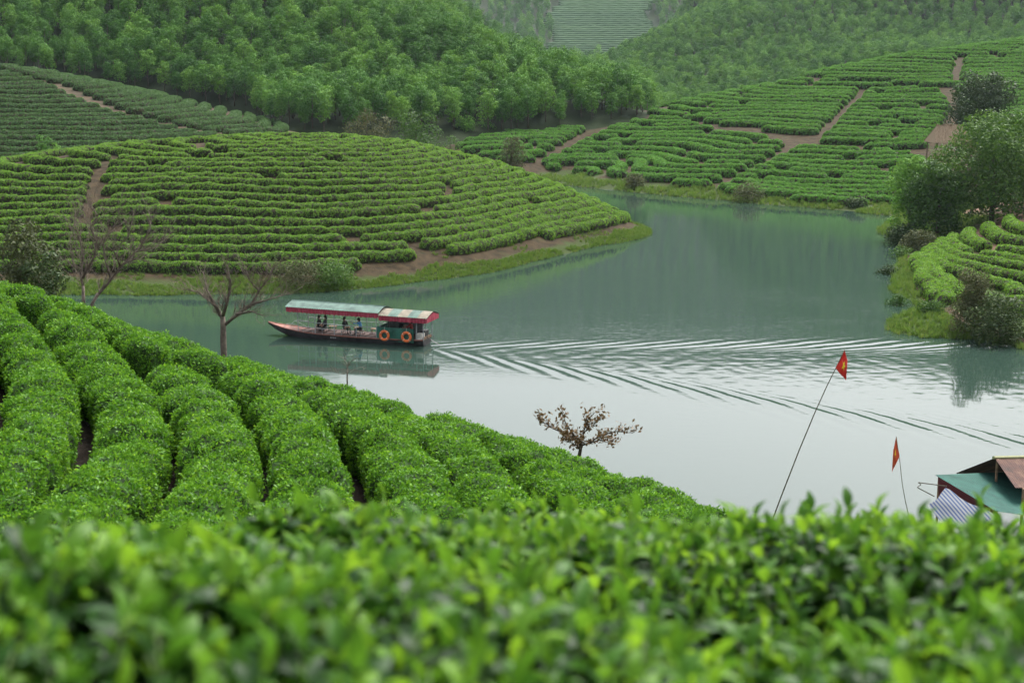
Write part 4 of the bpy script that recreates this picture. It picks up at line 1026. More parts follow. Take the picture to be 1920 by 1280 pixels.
# cabin at the stern: corrugated sheets with gaps between them
def wall_sheet(x0, x1, y, z0, z1, mat, name='cabin_panel'):
    n = int((x1 - x0) / 0.025); r0_, r1_ = [], []
    for i in range(n + 1):
        x = x0 + (x1 - x0) * i / n; c = 0.012 * math.cos(2 * math.pi * i / 5)
        r0_.append((x, y + c, z0)); r1_.append((x, y + c, z1))
    b = MB(); b.sheet([r0_, r1_]); b.sheet([[(p[0], p[1] - 0.008, p[2]) for p in r1_], [(p[0], p[1] - 0.008, p[2]) for p in r0_]]); return b.build(name, mat, boat)
for x0, x1 in ((0.62, 1.53), (1.54, 2.46), (2.47, 3.4)):
    wall_sheet(x0, x1, 0.93, 0.22, 1.22, M['panel_green']); wall_sheet(x0, x1, -0.93, 0.22, 1.6, M['panel_grey'])
b = MB(); b.box(3.4, 3.43, -0.92, 0.92, 0.36, 1.2); b.build('bulkhead', M['panel_green'], boat)
MB().box(0.1, 0.55, 0.15, 0.75, 0.42, 0.85).build('engine_box', M['white_box'], boat)
MB().box(0.15, 0.5, -0.7, 0.0, 0.42, 0.95).build('engine', M['metal_dark'], boat)
b = MB(); b.tube([(0.3, -0.1, 0.7), (-0.4, 0.2, 0.35), (-1.05, 0.3, 0.08)], 0.03, 6); b.build('propeller_shaft', M['metal_dark'], boat)
b = MB(); b.tube([(-0.55, 0.25, 0.35), (-0.62, 0.25, 0.75), (-0.3, 0.3, 0.8)], 0.018, 5); b.build('tiller', M['metal_dark'], boat)
MB().box(-0.02, 0.02, -0.75, 0.75, 0.42, 0.62).build('transom_board', M['wood'], boat)
for x in (4.3, 5.6, 7.6, 8.6):
    for y in (-0.7,):
        b = MB(); b.box(x - 0.28, x + 0.28, y - 0.18, y + 0.18, 0.72, 0.76)
        for dx_ in (-0.22, 0.22):
            for dy_ in (-0.13, 0.13): b.box(x + dx_ - 0.02, x + dx_ + 0.02, y + dy_ - 0.02, y + dy_ + 0.02, 0.39, 0.72)
        b.build('bench', M['wood'], boat)

MW = Matrix.Translation(org) @ Matrix.Rotation(math.atan2(AXIS.y, AXIS.x), 4, 'Z') @ Matrix.Scale(0.97, 4)
for x, which in ((2.78, 'toward the bow'), (1.12, 'nearest the stern')):
    b = MB(); nR, nr_ = 28, 10; rr = []
    for i in range(nR + 1):
        a = 2 * math.pi * i / nR
        rr.append([((0.30 + 0.095 * math.cos(2 * math.pi * j / nr_)) * math.cos(a), 0.095 * math.sin(2 * math.pi * j / nr_), (0.30 + 0.095 * math.cos(2 * math.pi * j / nr_)) * math.sin(a)) for j in range(nr_ + 1)])
    b.sheet(rr)
    o = b.build('lifebuoy', M['ring'], None, True); o.matrix_world = MW @ Matrix.Translation((x, 1.06, 0.66))
    tag(o, f'orange lifebuoy hung on the green cabin side, {which}', 'lifebuoy', 'lifebuoys on the cabin side')
    for a0 in (0.6, 2.2, 3.8, 5.4):
        b2 = MB(); b2.sheet([[((0.30 + 0.101 * math.cos(2 * math.pi * j / nr_)) * math.cos(a), 0.101 * math.sin(2 * math.pi * j / nr_), (0.30 + 0.101 * math.cos(2 * math.pi * j / nr_)) * math.sin(a)) for j in range(nr_ + 1)] for a in np.linspace(a0, a0 + 0.18, 4)])
        b2.build('band', M['ring_band'], o, True)
    b3 = MB(); b3.tube([(0, 0, 0.39), (0.02, -0.05, 0.5), (0, -0.1, 0.62)], 0.012, 5); b3.build('rope', M['white_box'], o)

# ------------------------------------------------------------------ people on board
SKIN = plain('skin', (0.42, 0.25, 0.17), 0.55, var=0.08); HAIR = plain('black_hair', (0.012, 0.011, 0.011), 0.5)
def person(label, loc, face, shirt, trousers, lean=0.05, arm='lap', group='people on the boat'):
    """seated figure, one skin surface over a jointed skeleton; faces local +x"""
    J = {}; E = []; rad = {}
    def j(n, p, r, parent=None):
        J[n] = p; rad[n] = r
        if parent: E.append((parent, n))
    l = lean
    j('pelvis', (0, 0, 0.08), 0.15); j('waist', (l * 0.4, 0, 0.26), 0.125, 'pelvis'); j('chest', (l, 0, 0.43), 0.145, 'waist'); j('neck', (l * 1.25, 0, 0.575), 0.058, 'chest')
    j('jaw', (l * 1.3 + 0.025, 0, 0.655), 0.072, 'neck'); j('head', (l * 1.3 + 0.015, 0, 0.735), 0.097, 'jaw'); j('crown', (l * 1.3, 0, 0.81), 0.07, 'head'); j('nose', (l * 1.3 + 0.125, 0, 0.70), 0.016, 'head')
    for s, q in ((1, 'l'), (-1, 'r')):
        j('sh' + q, (l, s * 0.18, 0.50), 0.07, 'chest')
        if arm == 'reach' and q == 'l':
            el, wr, dr = (l + 0.27, s * 0.2, 0.44), (l + 0.52, s * 0.19, 0.50), Vector((1, 0, 0.05))
        elif arm == 'reach':
            el, wr, dr = (l + 0.2, s * 0.22, 0.36), (l + 0.43, s * 0.14, 0.42), Vector((1, 0.2, 0.1))
        elif arm == 'wheel':
            el, wr, dr = (l + 0.16, s * 0.24, 0.30), (l + 0.38, s * 0.14, 0.40), Vector((1, -s * 0.3, 0))
        else:
            el, wr, dr = (l + 0.06, s * 0.25, 0.24), (l + 0.24, s * 0.14, 0.17), Vector((1, -s * 0.5, -0.1))
        j('el' + q, el, 0.05, 'sh' + q); j('wr' + q, wr, 0.032, 'el' + q)
        dr.normalize(); wv = Vector(wr); sd = Vector((-dr.y, dr.x, 0)).normalized()
        j('palm' + q, tuple(wv + dr * 0.06), 0.034, 'wr' + q)
        for k in range(4):
            o_ = sd * (k - 1.5) * 0.02; ln = (0.075, 0.085, 0.08, 0.062)[k]
            j(f'f{k}a{q}', tuple(wv + dr * 0.105 + o_), 0.009, 'palm' + q); j(f'f{k}b{q}', tuple(wv + dr * (0.1 + ln * 0.6) + o_ + Vector((0, 0, -0.012))), 0.008, f'f{k}a{q}'); j(f'f{k}c{q}', tuple(wv + dr * (0.095 + ln * 0.9) + o_ + Vector((0, 0, -0.035))), 0.007, f'f{k}b{q}')
        j('tha' + q, tuple(wv + dr * 0.05 + sd * s * -0.035), 0.011, 'palm' + q); j('thb' + q, tuple(wv + dr * 0.09 + sd * s * -0.05), 0.009, 'tha' + q)
        j('hip' + q, (0.04, s * 0.10, 0.05), 0.10, 'pelvis'); j('knee' + q, (0.42, s * 0.13, 0.06), 0.066, 'hip' + q); j('ank' + q, (0.40, s * 0.13, -0.29), 0.042, 'knee' + q); j('toe' + q, (0.56, s * 0.14, -0.335), 0.036, 'ank' + q)
    names = list(J); ix = {n: i for i, n in enumerate(names)}
    me = bpy.data.meshes.new('person'); me.from_pydata([J[n] for n in names], [(ix[a], ix[b_]) for a, b_ in E], []); me.update()
    tmp = bpy.data.objects.new('tmp', me); COL.objects.link(tmp)
    sk = tmp.modifiers.new('skin', 'SKIN'); sk.branch_smoothing = 0.5
    for i, n in enumerate(names):
        sv = me.skin_vertices[0].data[i]; sv.radius = (rad[n], rad[n] * (1.18 if n in ('chest', 'waist', 'pelvis') else 1)); sv.use_root = (n == 'pelvis')
    ss_ = tmp.modifiers.new('sub', 'SUBSURF'); ss_.levels = 1
    dg = bpy.context.evaluated_depsgraph_get(); body = bpy.data.meshes.new_from_object(tmp.evaluated_get(dg))
    bpy.data.objects.remove(tmp); body.name = 'person'
    body.materials.clear()
    for mm in (SKIN, shirt, trousers, M['metal_dark']): body.materials.append(mm)
    jn = np.array([J[n] for n in names])
    for p in body.polygons:
        c = np.array(p.center[:]); n = names[int(np.argmin(((jn - c) ** 2).sum(1)))]
        p.material_index = 3 if n.startswith(('toe',)) else 2 if n.startswith(('hip', 'knee', 'ank', 'pelvis')) else 1 if n.startswith(('waist', 'chest', 'sh', 'el')) else 1 if (n == 'neck' and c[2] < 0.55) else 0
        p.use_smooth = True
    o = put('person', body); o.matrix_world = MW @ Matrix.Translation(loc) @ Matrix.Rotation(face, 4, 'Z')
    tag(o, label, 'person', group)
    b = MB(); hx = l * 1.3 - 0.012; b.ellipsoid((hx, 0, 0.755), (0.115, 0.105, 0.105), 12, 8); b.ellipsoid((hx - 0.07, 0, 0.66), (0.055, 0.085, 0.13), 10, 6); b.build('hair', HAIR, o, True)
    return o
BLACK = plain('black_jacket', (0.012, 0.012, 0.014), 0.7); DARK = plain('dark_trousers', (0.018, 0.018, 0.022), 0.8); BLUE = plain('blue_shirt', (0.10, 0.36, 0.72), 0.7, var=0.2); RED = plain('red_shirt', (0.35, 0.03, 0.025), 0.7); NAVY = plain('navy_jacket', (0.02, 0.022, 0.03), 0.7)
person('seated person in black nearest the bow of the tour boat', (8.62, -0.35, 0.72), math.pi + 0.15, BLACK, DARK, 0.10)
person('seated person in black jacket, second from the bow of the boat', (7.95, -0.30, 0.74), 0.0, NAVY, DARK, 0.02)
person('person in black sitting upright facing the one in blue', (6.42, -0.15, 0.74), math.pi - 0.25, BLACK, BLACK, 0.03)
person('person in bright blue shirt reaching an arm toward the bow', (5.05, -0.10, 0.75), 0.1, BLUE, DARK, 0.16, 'reach')
person('person in dark clothes inside the stern cabin, behind the green panel', (2.2, -0.3, 0.86), math.pi, NAVY, DARK, 0.1)
person('person in red shirt steering inside the stern cabin', (1.15, -0.1, 0.84), 0.0, RED, DARK, 0.12, 'wheel')
for k, (x, y, lab) in enumerate([(8.62, -0.35, 'low stool under the person nearest the bow'), (7.95, -0.30, 'low stool under the second person from the bow'), (6.42, -0.15, 'low stool under the person facing the one in blue'), (5.05, -0.10, 'low stool under the person in the blue shirt'), (2.2, -0.3, 'stool under the dark-clothed person in the cabin'), (1.15, -0.1, 'stool under the person steering')]):
    o = empty('stool', MW @ Vector((x, y, 0.40)), math.atan2(AXIS.y, AXIS.x)); tag(o, lab, 'stool', 'stools on the boat')
    MB().box(-0.16, 0.16, -0.16, 0.16, 0.27, 0.30).build('seat', M['metal_dark'], o)
    for sx in (-1, 1):
        for sy in (-1, 1): MB().tube([(sx * 0.15, sy * 0.15, 0), (sx * 0.12, sy * 0.12, 0.275)], 0.016, 5).build('leg', M['metal_dark'], o)

# ------------------------------------------------------------------ flags on bamboo poles
RED_CLOTH = plain('red_flag_cloth', (0.62, 0.03, 0.018), 0.75, var=0.12, scale=3); ORANGE_CLOTH = plain('faded_flag_cloth', (0.68, 0.10, 0.04), 0.75, var=0.12, scale=3)
YELLOW = plain('star_yellow', (0.85, 0.62, 0.03), 0.7, var=0.05); BAMBOO = plain('bamboo', (0.09, 0.075, 0.045), 0.6, var=0.3, scale=7); BAMBOO2 = plain('green_bamboo', (0.10, 0.12, 0.06), 0.6, var=0.3, scale=7)
def flag(label, Y, pole, corners, cloth, star, rad, bam, zoom=3.369, org_=(1400, 640), fold=0.07):
    cv = lambda q, dY=0.0: Vector(P(org_[0] + q[0] / zoom, org_[1] + q[1] / zoom, Y + dY))
    pts = [cv(q) for q in pole]; zg = float(near.z(pts[0].x, pts[0].y)); g = Vector((pts[0].x, pts[0].y, zg - 0.1))
    o = empty('flag_on_pole', g); tag(o, label, 'flag', 'red flags on poles')
    full = [g] + pts if pts[0].z > zg else [g] + [p for p in pts if p.z > zg]
    MB().tube([p - g for p in full], [rad * (1 - 0.6 * i / (len(full) - 1)) for i in range(len(full))], 7).build('pole', bam, o, True)
    A, B, C, D = [cv(q) - g for q in corners]
    def at(u, v, off=0.0):
        p = (A * (1 - v) + B * v) * (1 - u) + (D * (1 - v) + C * v) * u
        w = fold * u * math.sin(u * 7 + v * 2.2) + 0.25 * fold * math.sin(v * 5 + u * 3)
        return p + Vector((0.25 * w, w - off, 0))
    n, mm = 16, 14
    b = MB(); b.sheet([[at(i / n, j_ / mm) for j_ in range(mm + 1)] for i in range(n + 1)]); b.sheet([[at(i / n, j_ / mm, -0.004) for j_ in range(mm, -1, -1)] for i in range(n + 1)])
    fl = b.build('cloth', cloth, o, True)
    su, sv, sr = star; rim = []
    for k in range(10):
        a = math.pi * k / 5; r = sr if k % 2 == 0 else sr * 0.42
        rim.append((su + r * 0.8 * math.sin(a), sv - r * math.cos(a)))
    for off in (0.006, -0.01):
        b = MB(); vs = [at(su, sv, off)]; fs = []
        for k in range(10):
            u0, v0 = rim[k]; u1, v1 = rim[(k + 1) % 10]; base = len(vs)
            vs += [at((su + u0) / 2, (sv + v0) / 2, off), at((su + u1) / 2, (sv + v1) / 2, off), at(u0, v0, off), at(u1, v1, off)]
            fs += [(0, base, base + 1), (base, base + 2, base + 3, base + 1)]
        b.add(vs, fs); b.build('star', YELLOW, fl)
    return o
flag('red flag with yellow star on the long leaning dark pole', 28, [(122, 1232), (225, 960), (330, 690), (430, 450), (505, 285), (563, 168), (600, 95), (618, 50)],
     [(617, 52), (562, 168), (628, 250), (637, 118)], RED_CLOTH, (0.55, 0.5, 0.27), 0.016, BAMBOO)
flag('faded orange-red flag with yellow star on the short bent pole', 30, [(1050, 1230), (1025, 1105), (1003, 1010), (983, 900), (968, 760), (958, 690), (946, 600)],
     [(945, 600), (966, 722), (918, 828), (926, 690)], ORANGE_CLOTH, (0.5, 0.45, 0.2), 0.012, BAMBOO2, fold=0.05)

# ------------------------------------------------------------------ shed at the landing
def stripes_mat():
    m, nt, b, out = new_mat('striped_tarpaulin')
    w = nt.nodes.new('ShaderNodeTexWave'); w.wave_type = 'BANDS'; w.bands_direction = 'X'; w.inputs['Scale'].default_value = 2.6; w.inputs['Distortion'].default_value = 0.25
    tcx = nt.nodes.new('ShaderNodeTexCoord'); mp_ = nt.nodes.new('ShaderNodeMapping'); mp_.inputs['Rotation'].default_value = (0, R(38), 0)
    nt.links.new(tcx.outputs['Object'], mp_.inputs[0]); nt.links.new(mp_.outputs[0], w.inputs['Vector'])
    r = ramp(nt, w.outputs['Fac'], [(0.0, (0.03, 0.05, 0.11)), (0.4, (0.04, 0.06, 0.12)), (0.5, (0.14, 0.15, 0.16)), (1.0, (0.165, 0.168, 0.172))])
    nt.links.new(r.outputs[0], b.inputs['Base Color']); b.inputs['Roughness'].default_value = 0.85; b.inputs['Specular IOR Level'].default_value = 0.1
    return m
def rust_mat():
    m, nt, b, out = new_mat('rusty_sheet')
    n = noise_node(nt, 1.6, 7, rough=0.75); r = ramp(nt, n.outputs['Fac'], [(0.35, (0.02, 0.009, 0.006)), (0.52, (0.065, 0.024, 0.014)), (0.7, (0.13, 0.075, 0.045))])
    nt.links.new(r.outputs[0], b.inputs['Base Color']); b.inputs['Roughness'].default_value = 0.85; add_bump(nt, b, n.outputs['Fac'], 0.4, 0.01)
    return m
M['tarp'] = stripes_mat(); M['rust'] = rust_mat(); M['awning'] = plain('teal_sheet', (0.022, 0.075, 0.06), 0.75, spec=0.12, var=0.2, scale=1.5); M['olive'] = plain('ridge_sheet', (0.24, 0.25, 0.12), 0.6); M['red_cloth'] = plain('red_cloth', (0.1, 0.014, 0.018), 0.8)
sx_, sy_ = 17.2, 51.5; sg = Vector((sx_, sy_, float(near.z(sx_, sy_))))
shed = empty('landing_shed', sg); tag(shed, 'lakeside shed with teal awning and rusty corrugated roof at the right edge', 'shed')
def q4(a, b_, c, d, nu, nv, corr=0.0, sag=0.0, thick=0.012):
    a, b_, c, d = [Vector(p) - sg for p in (a, b_, c, d)]; nrm = (b_ - a).cross(d - a).normalized()
    if nrm.z < 0: nrm = -nrm
    rows2 = []
    for j_ in range(nv + 1):
        v = j_ / nv; rows2.append([(a.lerp(b_, i / nu)).lerp(d.lerp(c, i / nu), v) + nrm * (corr * math.cos(math.pi * i) * 0.5 - sag * math.sin(math.pi * v)) for i in range(nu + 1)])
    b = MB(); b.sheet(rows2); b.sheet([[p - nrm * thick for p in r] for r in rows2[::-1]]); return b
aA, aB, aC, aD = P(1753, 890, 53), P(1886, 884, 55), P(1990, 975, 51.5), P(1866, 957, 49.6)
for i in range(4):
    t0_, t1_ = i / 4, (i + 1) / 4; l3 = lambda p, q, t: tuple(Vector(p).lerp(Vector(q), t))
    q4(l3(aA, aB, t0_), l3(aA, aB, t1_), l3(aD, aC, t1_), l3(aD, aC, t0_), 16, 4, 0.018).build('awning_panel', M['awning'], shed)
b = MB()
for i in range(9):
    for k in range(3):
        p = Vector(aA).lerp(Vector(aB), 0.06 + k * 0.3).lerp(Vector(aD).lerp(Vector(aC), 0.06 + k * 0.3), 0.08 + i * 0.1) - sg
        b.ellipsoid((p.x, p.y, p.z + 0.03), (0.018, 0.018, 0.012), 5, 4)
b.build('roof_bolts', M['metal_dark'], shed)
r0p, r1p, e0, e1, l0, l1 = P(1865, 859, 53.6), P(1990, 856, 56.5), P(1903, 914, 51.6), P(2030, 915, 54.5), P(1793, 887, 55.6), P(1920, 886, 58.5)
for i in range(4):
    t0_, t1_ = i / 4, (i + 1) / 4
    q4(l3(r0p, r1p, t0_), l3(r0p, r1p, t1_), l3(e0, e1, t1_), l3(e0, e1, t0_), 16, 3, 0.03).build('roof_panel', M['rust'], shed)
    q4(l3(r0p, r1p, t0_), l3(r0p, r1p, t1_), l3(l0, l1, t1_), l3(l0, l1, t0_), 16, 3, 0.03).build('roof_panel', M['rust'], shed)
b = MB(); b.tube([Vector(r0p) - sg + Vector((-0.05, 0, 0.03)), Vector(r1p) - sg + Vector((0, 0, 0.03))], 0.07, 6); b.build('ridge_cap', M['olive'], shed)
for p in (l3(aA, aD, 0.05), l3(aA, aD, 0.9), l3(e0, e1, 0.1), l3(l0, l1, 0.1), l3(aA, aB, 0.6), l3(l0, l1, 0.6), l3(r0p, r1p, 0.02)):
    p = Vector(p) - sg; zb = float(near.z(p.x + sg.x, p.y + sg.y)) - sg.z - 0.3
    MB().tube([(p.x + 0.06, p.y, min(zb, -0.5)), (p.x + 0.06, p.y, p.z - 0.03)], 0.05, 6).build('post', M['wood'], shed)
q4(l3(aA, aD, 0.06), l3(aA, aD, 0.95), P(1880, 985, 49.9), P(1770, 960, 52.8), 8, 4, 0, 0.08).build('red_curtain', M['red_cloth'], shed)
b = MB(); W0 = Vector(P(1800, 905, 56)) - sg
b.sheet([[(W0.x, W0.y, 1.0), (W0.x + 3.6, W0.y + 1.2, 1.0)], [(W0.x, W0.y, W0.z), (W0.x + 3.6, W0.y + 1.2, W0.z)]]); b.build('back_wall', M['wood'], shed)
tp_ = empty('striped_tarpaulin', Vector(P(1800, 985, 50))); tag(tp_, 'blue and white striped tarpaulin slung under the teal awning', 'tarpaulin')
cg = [[P(1773, 914, 51.6), P(1797, 930, 51.0), P(1830, 948, 50.2), P(1866, 964, 49.5)], [P(1760, 930, 50.8), P(1780, 948, 50.2), P(1815, 964, 49.7), P(1860, 982, 49.1)], [P(1742, 945, 50.4), P(1762, 975, 49.6), P(1805, 990, 49.2), P(1850, 1005, 48.8)]]
b = MB(); gr = []
for i in range(25):
    u = i / 24 * 3; k = min(2, int(u)); f_ = u - k; rowp = []
    for j_ in range(17):
        v = j_ / 16 * 2; l_ = min(1, int(v)); g_ = v - l_
        p = Vector(cg[l_][k]).lerp(Vector(cg[l_][k + 1]), f_).lerp(Vector(cg[l_ + 1][k]).lerp(Vector(cg[l_ + 1][k + 1]), f_), g_) - tp_.location
        rowp.append(p + Vector((0, 0.05 * math.sin(i * 0.35 + j_ * 0.4), 0.035 * math.sin(i * 0.42 - j_ * 0.2))))
    gr.append(rowp)
b.sheet(gr); b.build('sheet', M['tarp'], tp_, True)
b = MB(); b.tube([Vector(P(1722, 904, 51)) - tp_.location, Vector(P(1775, 911, 51.4)) - tp_.location], 0.02, 5); b.tube([Vector(P(1721, 914, 51)) - tp_.location, Vector(P(1752, 930, 50.7)) - tp_.location], 0.02, 5)
b.tube([Vector(P(1722, 904, 51)) - tp_.location, Vector(P(1727, 908, 51)) - tp_.location, Vector(P(1720, 913, 51)) - tp_.location, Vector(P(1726, 917, 51)) - tp_.location], 0.02, 5); b.build('support_pole', BAMBOO, tp_)

# ------------------------------------------------------------------ thatched hut in the far tea
M['thatch'] = leafy('thatch_straw', [(0.0, (0.10, 0.075, 0.05)), (0.6, (0.2, 0.15, 0.1)), (1.0, (0.3, 0.23, 0.16))], 0.9, 0.05, 0.1)
hx, hy, _ = P(1778, 268, 206); hzz = float(farhill.z(hx, hy))
hut = empty('thatched_hut', (hx, hy, hzz), 0.12); tag(hut, 'small open hut with a brown thatched roof below the round dark tree', 'hut')
ztop = P(1778, 236, 206)[2] - hzz; zev = ztop - 2.3
b = MB(); hw, hd, rw = 2.9, 1.9, 1.9
b.add([(-hw, -hd, zev), (hw, -hd, zev), (hw, hd, zev), (-hw, hd, zev), (-rw, 0, ztop), (rw, 0, ztop)], [(0, 1, 5, 4), (1, 2, 5), (2, 3, 4, 5), (3, 0, 4), (3, 2, 1, 0)]); b.build('roof', M['thatch'], hut)
n = 2600; sd_ = rng.integers(0, 2, n) * 2 - 1; u = rng.uniform(-1, 1, n); v = rng.random(n)
c = np.stack([u * (rw + (hw - rw) * v), sd_ * hd * v * 1.02, ztop - (ztop - zev) * v + 0.06], 1)
dirv = np.stack([u * 0.25, sd_ * hd, -np.full(n, ztop - zev)], 1) + rng.normal(size=(n, 3)) * 0.25; dirv /= np.linalg.norm(dirv, axis=1, keepdims=True)
sidev = np.cross(dirv, [0, 0, 1]); sidev /= np.linalg.norm(sidev, axis=1, keepdims=True); lnn = rng.uniform(0.25, 0.5, n)[:, None]
vq = np.stack([c - dirv * lnn * 0.5 - sidev * 0.03, c - dirv * lnn * 0.5 + sidev * 0.03, c + dirv * lnn * 0.5 + sidev * 0.02, c + dirv * lnn * 0.5 - sidev * 0.02], 1).reshape(-1, 3)
th = put('thatch', mesh_from('thatch', vq, np.arange(n * 4).reshape(n, 4), False), M['thatch'], hut); th['kind'] = 'stuff'
for px__, py__ in ((-2.5, -1.6), (2.5, -1.6), (-2.5, 1.6), (2.5, 1.6)):
    MB().tube([(px__, py__, min(-0.3, float(farhill.z(hx + px__, hy + py__)) - hzz - 0.2)), (px__ * 0.96, py__, zev + 0.1)], 0.09, 6).build('post', M['bark_pale'], hut)
MB().tube([(-2.6, -1.75, zev - 1.4), (-2.3, -1.8, zev + 0.05)], 0.07, 6).build('brace', M['bark_pale'], hut)

# ------------------------------------------------------------------ shore grass
def grass_on(name, label, field, n, zlo, zhi, cond=None, smin=0.7, smax=1.3, patchy=0.15):
    x = rng.uniform(field.x0, field.x1, n); y = rng.uniform(field.y0, field.y1, n); z = field.z(x, y)
    k = (z > zlo) & (z < zhi + 0.5 * noise3(x * 0.25, y * 0.25, 0, 4)) & (noise3(x * 0.35, y * 0.35, 0, 6) > -patchy)
    px_, py_ = proj(x, y, z); k &= (px_ > -60) & (px_ < 1990)
    if cond is not None: k &= cond(px_, py_, x, y)
    k &= ~field.occluded(x, y, z + 0.3, 0.3)
    me = mesh_from(name, np.stack([x, y, z - 0.02], 1)[k], [], False)
    o = scatter(name, me, SC_GRASS, 1, smin, smax); tag(o, label, 'grass', kind='stuff'); print('GRASS', name, int(k.sum()))
grass_on('shore_grass', 'bright grass along the water edge of the rounded hill', island, 420000, -0.05, 0.55, None, 0.5, 1.1, 0.7)
grass_on('bank_weeds', 'sparse weeds on the bare earth bank of the rounded hill', island, 160000, 0.35, 1.5, lambda a, b_, x, y: ~in_poly(a, b_ - 6, ISL_POLY), 0.4, 0.9, -0.12)
grass_on('shore_grass', 'light grass strip along the far shore below the tea plots', farhill, 160000, -0.05, 0.9, None, 1.0, 2.0, 0.3)
grass_on('bank_grass', 'thick bright grass on the point below the low bank tea', islet, 60000, -0.05, 2.0, lambda a, b_, x, y: ~in_poly(a, b_, [(1700, 470), (1760, 445), (2060, 350), (2060, 645), (1920, 650), (1800, 606), (1735, 565), (1705, 505)]), 0.7, 1.5, 0.9)
grass_on('bank_grass', 'tufts of grass at the end of the near hedges beside the long flag pole', near, 120000, 6, 11, lambda a, b_, x, y: in_poly(a, b_, [(1290, 940), (1340, 960), (1440, 990), (1450, 1040), (1250, 1040)]) & (y < 30), 0.4, 0.8, 0.6)

# ------------------------------------------------------------------ tea in the foreground, leaf by leaf
def leaf_geo(L, W, curl, fold, n=4):
    v = []; f = []
    for i in range(n + 1):
        t = i / n; w = W * 0.5 * (math.sin(math.pi * (0.04 + 0.96 * t) ** 0.85) ** 0.8 if t < 0.999 else 0.02); w = max(w, 0.0008)
        x = L * t * math.cos(curl * t * 0.6); z = L * (0.12 * math.sin(math.pi * t) - curl * 0.35 * t * t)
        v += [(x, -w, z + fold * w), (x, 0, z), (x, w, z + fold * w)]
        if i:
            a = 3 * i; f += [(a - 3, a - 2, a + 1, a), (a - 2, a - 1, a + 2, a + 1)]
    return v, f
def sprig(name, seed, h=0.14, nl=8):
    r = random.Random(seed); b = MB(); b.mi = 2
    b.tube([(0, 0, -0.05), (r.uniform(-.01, .01), r.uniform(-.01, .01), h * 0.5), (r.uniform(-.02, .02), r.uniform(-.02, .02), h)], [0.0028, 0.0022, 0.0012], 4)
    for k in range(nl):
        t = (k + 0.6) / nl; young = t > 0.66; b.mi = 1 if young else 0
        L = r.uniform(0.034, 0.055) if young else r.uniform(0.06, 0.09); W = L * r.uniform(0.36, 0.46)
        v, f = leaf_geo(L, W, r.uniform(0.1, 0.7) if not young else r.uniform(-0.1, 0.35), r.uniform(0.2, 0.6))
        el = r.uniform(0.0, 0.55) if not young else r.uniform(0.45, 1.15); az = k * 2.39 + r.uniform(-0.4, 0.4)
        mt = Matrix.Translation((0, 0, h * t * 0.98)) @ Matrix.Rotation(az, 4, 'Z') @ Matrix.Rotation(-el, 4, 'Y') @ Matrix.Rotation(r.uniform(-0.3, 0.3), 4, 'X')
        b.add([mt @ Vector(p) for p in v], f)
    me = b.mesh(name, True)
    for mm in (M['fg_old'], M['fg_young'], M['fg_stem']): me.materials.append(mm)
    me.polygons.foreach_set('material_index', np.array(b.m, dtype=np.int32))
    return bpy.data.objects.new(name, me)
SPRIGS = [sprig('tea_sprig', i, random.uniform(0.09, 0.16), random.choice([7, 8, 9])) for i in range(6)]
SC_SPRIG = scatter_group('scatter_sprigs', SPRIGS, tilt=0.6, side=0.6)
LEAF_ME = []
for i in range(6):
    v, f = leaf_geo(1.0, random.uniform(0.36, 0.46), random.uniform(0.0, 0.6), random.uniform(0.2, 0.6)); me = mesh_from('leaf', v, f); me.materials.append(M['fg_young'] if i < 3 else M['fg_old']); LEAF_ME.append(me)
fg_labels = ['blurred tea hedge in the immediate foreground, lowest row along the picture bottom', 'blurred foreground tea hedge, middle of the three closest rows', 'foreground tea hedge whose shoots stand out against the lake']
n_leaf = 0
def rise(x, Y0):      # the hedges stand a little higher towards one side
    return np.interp(np.asarray(x) / Y0 * F_PX + 960, [0, 500, 900, 1200, 1330, 1440, 1560, 1700, 1900], [-0.04, -0.04, 0.0, 0.02, -0.06, -0.13, -0.02, 0.06, 0.14]) * (Y0 / 4.75)
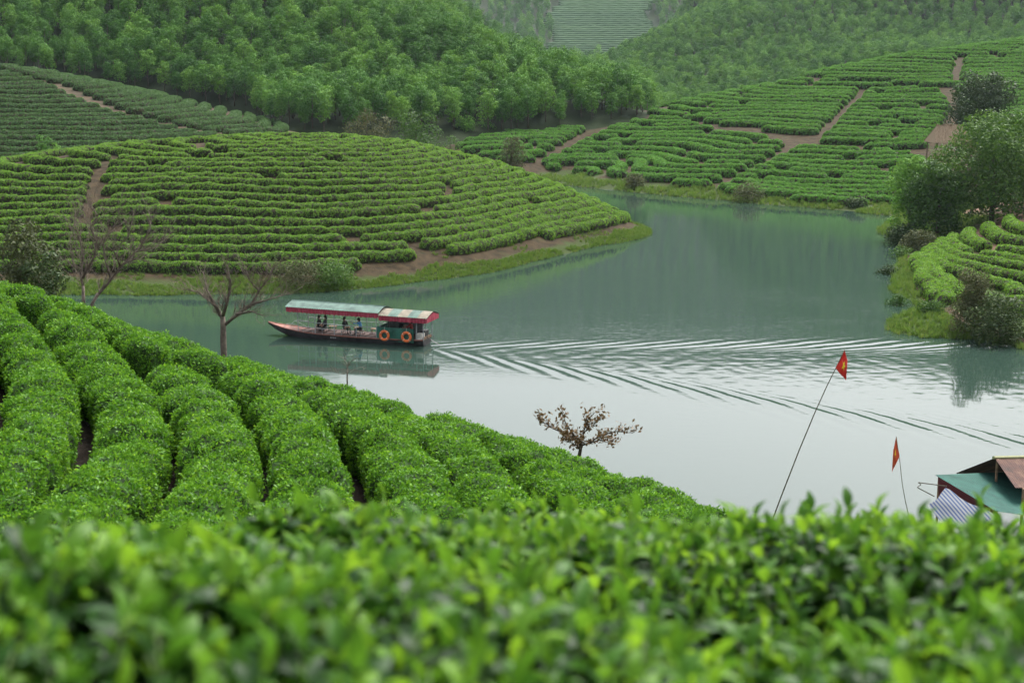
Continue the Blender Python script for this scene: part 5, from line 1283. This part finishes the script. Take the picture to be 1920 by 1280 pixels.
for k, (Y0, w, h) in enumerate([(1.95, 1.5, 0.9), (3.4, 1.45, 0.86), (4.75, 1.3, 0.82)]):
    xx = np.arange(-1.4 - 0.55 * Y0, 1.4 + 0.55 * Y0, 0.12); c = np.stack([xx, Y0 + 0.06 * np.sin(xx * 0.9 + k)], 1)
    v, f = hedge_mesh(c, near, w, h, 0.12, seed=500 + k, lump=0.9, amp=0.17)
    v[:, 2] += (0.09 * noise3(v[:, 0] * 2.3, v[:, 1] * 1.2, 0, 31 + k) + 0.03 * noise3(v[:, 0] * 4.5, v[:, 1] * 3, 0, 41 + k)) * (0.5 + 0.15 * Y0)
    v[:, 2] += rise(v[:, 0], Y0)
    og = np.array((0, Y0, float(near.z(0, Y0)))); me = mesh_from('tea_hedge', v - og, f)
    o = put('tea_hedge', me, M['hedge_green'], loc=tuple(og)); tag(o, fg_labels[k], 'hedge', 'foreground tea hedges')
    scatter('leaves', me, SC_SPRIG, [520, 480, 440][k], 0.85, 1.35, o)
    spots = [(random.uniform(-0.36 * Y0 - 0.1, 0.36 * Y0 + 0.1), random.uniform(-0.35, 0.4), random.uniform(0.08, 0.2)) for _ in range(14)]
    if k == 2: spots = [((px - 960) / F_PX * Y0, dy_, hh_) for px, dy_, hh_ in [(a_, b_ * 0.4, 1.25 * c_) for a_, b_, c_ in ((1545, 0.35, 0.27), (1640, 0.3, 0.2), (1705, 0.35, 0.18), (1790, 0.2, 0.16), (1470, 0.4, 0.12), (1260, 0.3, 0.17), (1140, 0.4, 0.14), (960, 0.2, 0.15), (820, 0.3, 0.12), (640, 0.3, 0.08), (410, 0.4, 0.10), (190, 0.3, 0.13), (60, 0.35, 0.1), (1900, 0.3, 0.2), (1330, 0.35, 0.1), (1600, 0.2, 0.13))]]
    for x, dy_, hh_ in spots:
        y = Y0 + dy_; zt = 0.04 + float(near.z(x, y)) + float(rise(x, Y0)) + h * (1.0 - 0.35 * (abs(dy_) / (w * 0.5)) ** 2)
        sh = MB().tube([(0, 0, -0.06), (random.uniform(-.02, .02), random.uniform(-.02, .02), hh_ * 0.6), (random.uniform(-.03, .03), random.uniform(-.03, .03), hh_)], [0.0035, 0.0028, 0.0014], 5).build('shoot', M['fg_stem'], o)
        sh.location = Vector((x, y, zt)) - Vector(og); nl = 6 if hh_ < 0.17 else 9
        for q in range(nl):
            t = (q + 0.8) / nl; young = t > 0.5
            lf = put('leaf', LEAF_ME[random.randrange(3) + (0 if young else 3)], None, sh); s = (random.uniform(0.04, 0.06) if t > 0.8 else random.uniform(0.055, 0.085)) * (1.2 if k == 2 else 1)
            el = 0.15 + 0.95 * t + random.uniform(-0.2, 0.2)
            lf.matrix_local = Matrix.Translation((0, 0, hh_ * t * 0.98)) @ Matrix.Rotation(q * 2.39 + random.uniform(-.4, .4), 4, 'Z') @ Matrix.Rotation(-el, 4, 'Y') @ Matrix.Scale(s, 4)
            n_leaf += 1
print('LEAVES', n_leaf)

# ------------------------------------------------------------------ the hazy air over the valley
hz = MB().box(-1450, 1450, -250, 2450, -6, 345).build('haze', None)
m = bpy.data.materials.new('haze'); m.use_nodes = True; nt = m.node_tree; nt.nodes.clear()
out = nt.nodes.new('ShaderNodeOutputMaterial'); pv = nt.nodes.new('ShaderNodeVolumePrincipled')
pv.inputs['Color'].default_value = (0.76, 0.91, 1.0, 1); pv.inputs['Density'].default_value = 0.000055; pv.inputs['Anisotropy'].default_value = 0.2
nt.links.new(pv.outputs[0], out.inputs['Volume'])
hz.data.materials.append(m); tag(hz, kind='stuff')
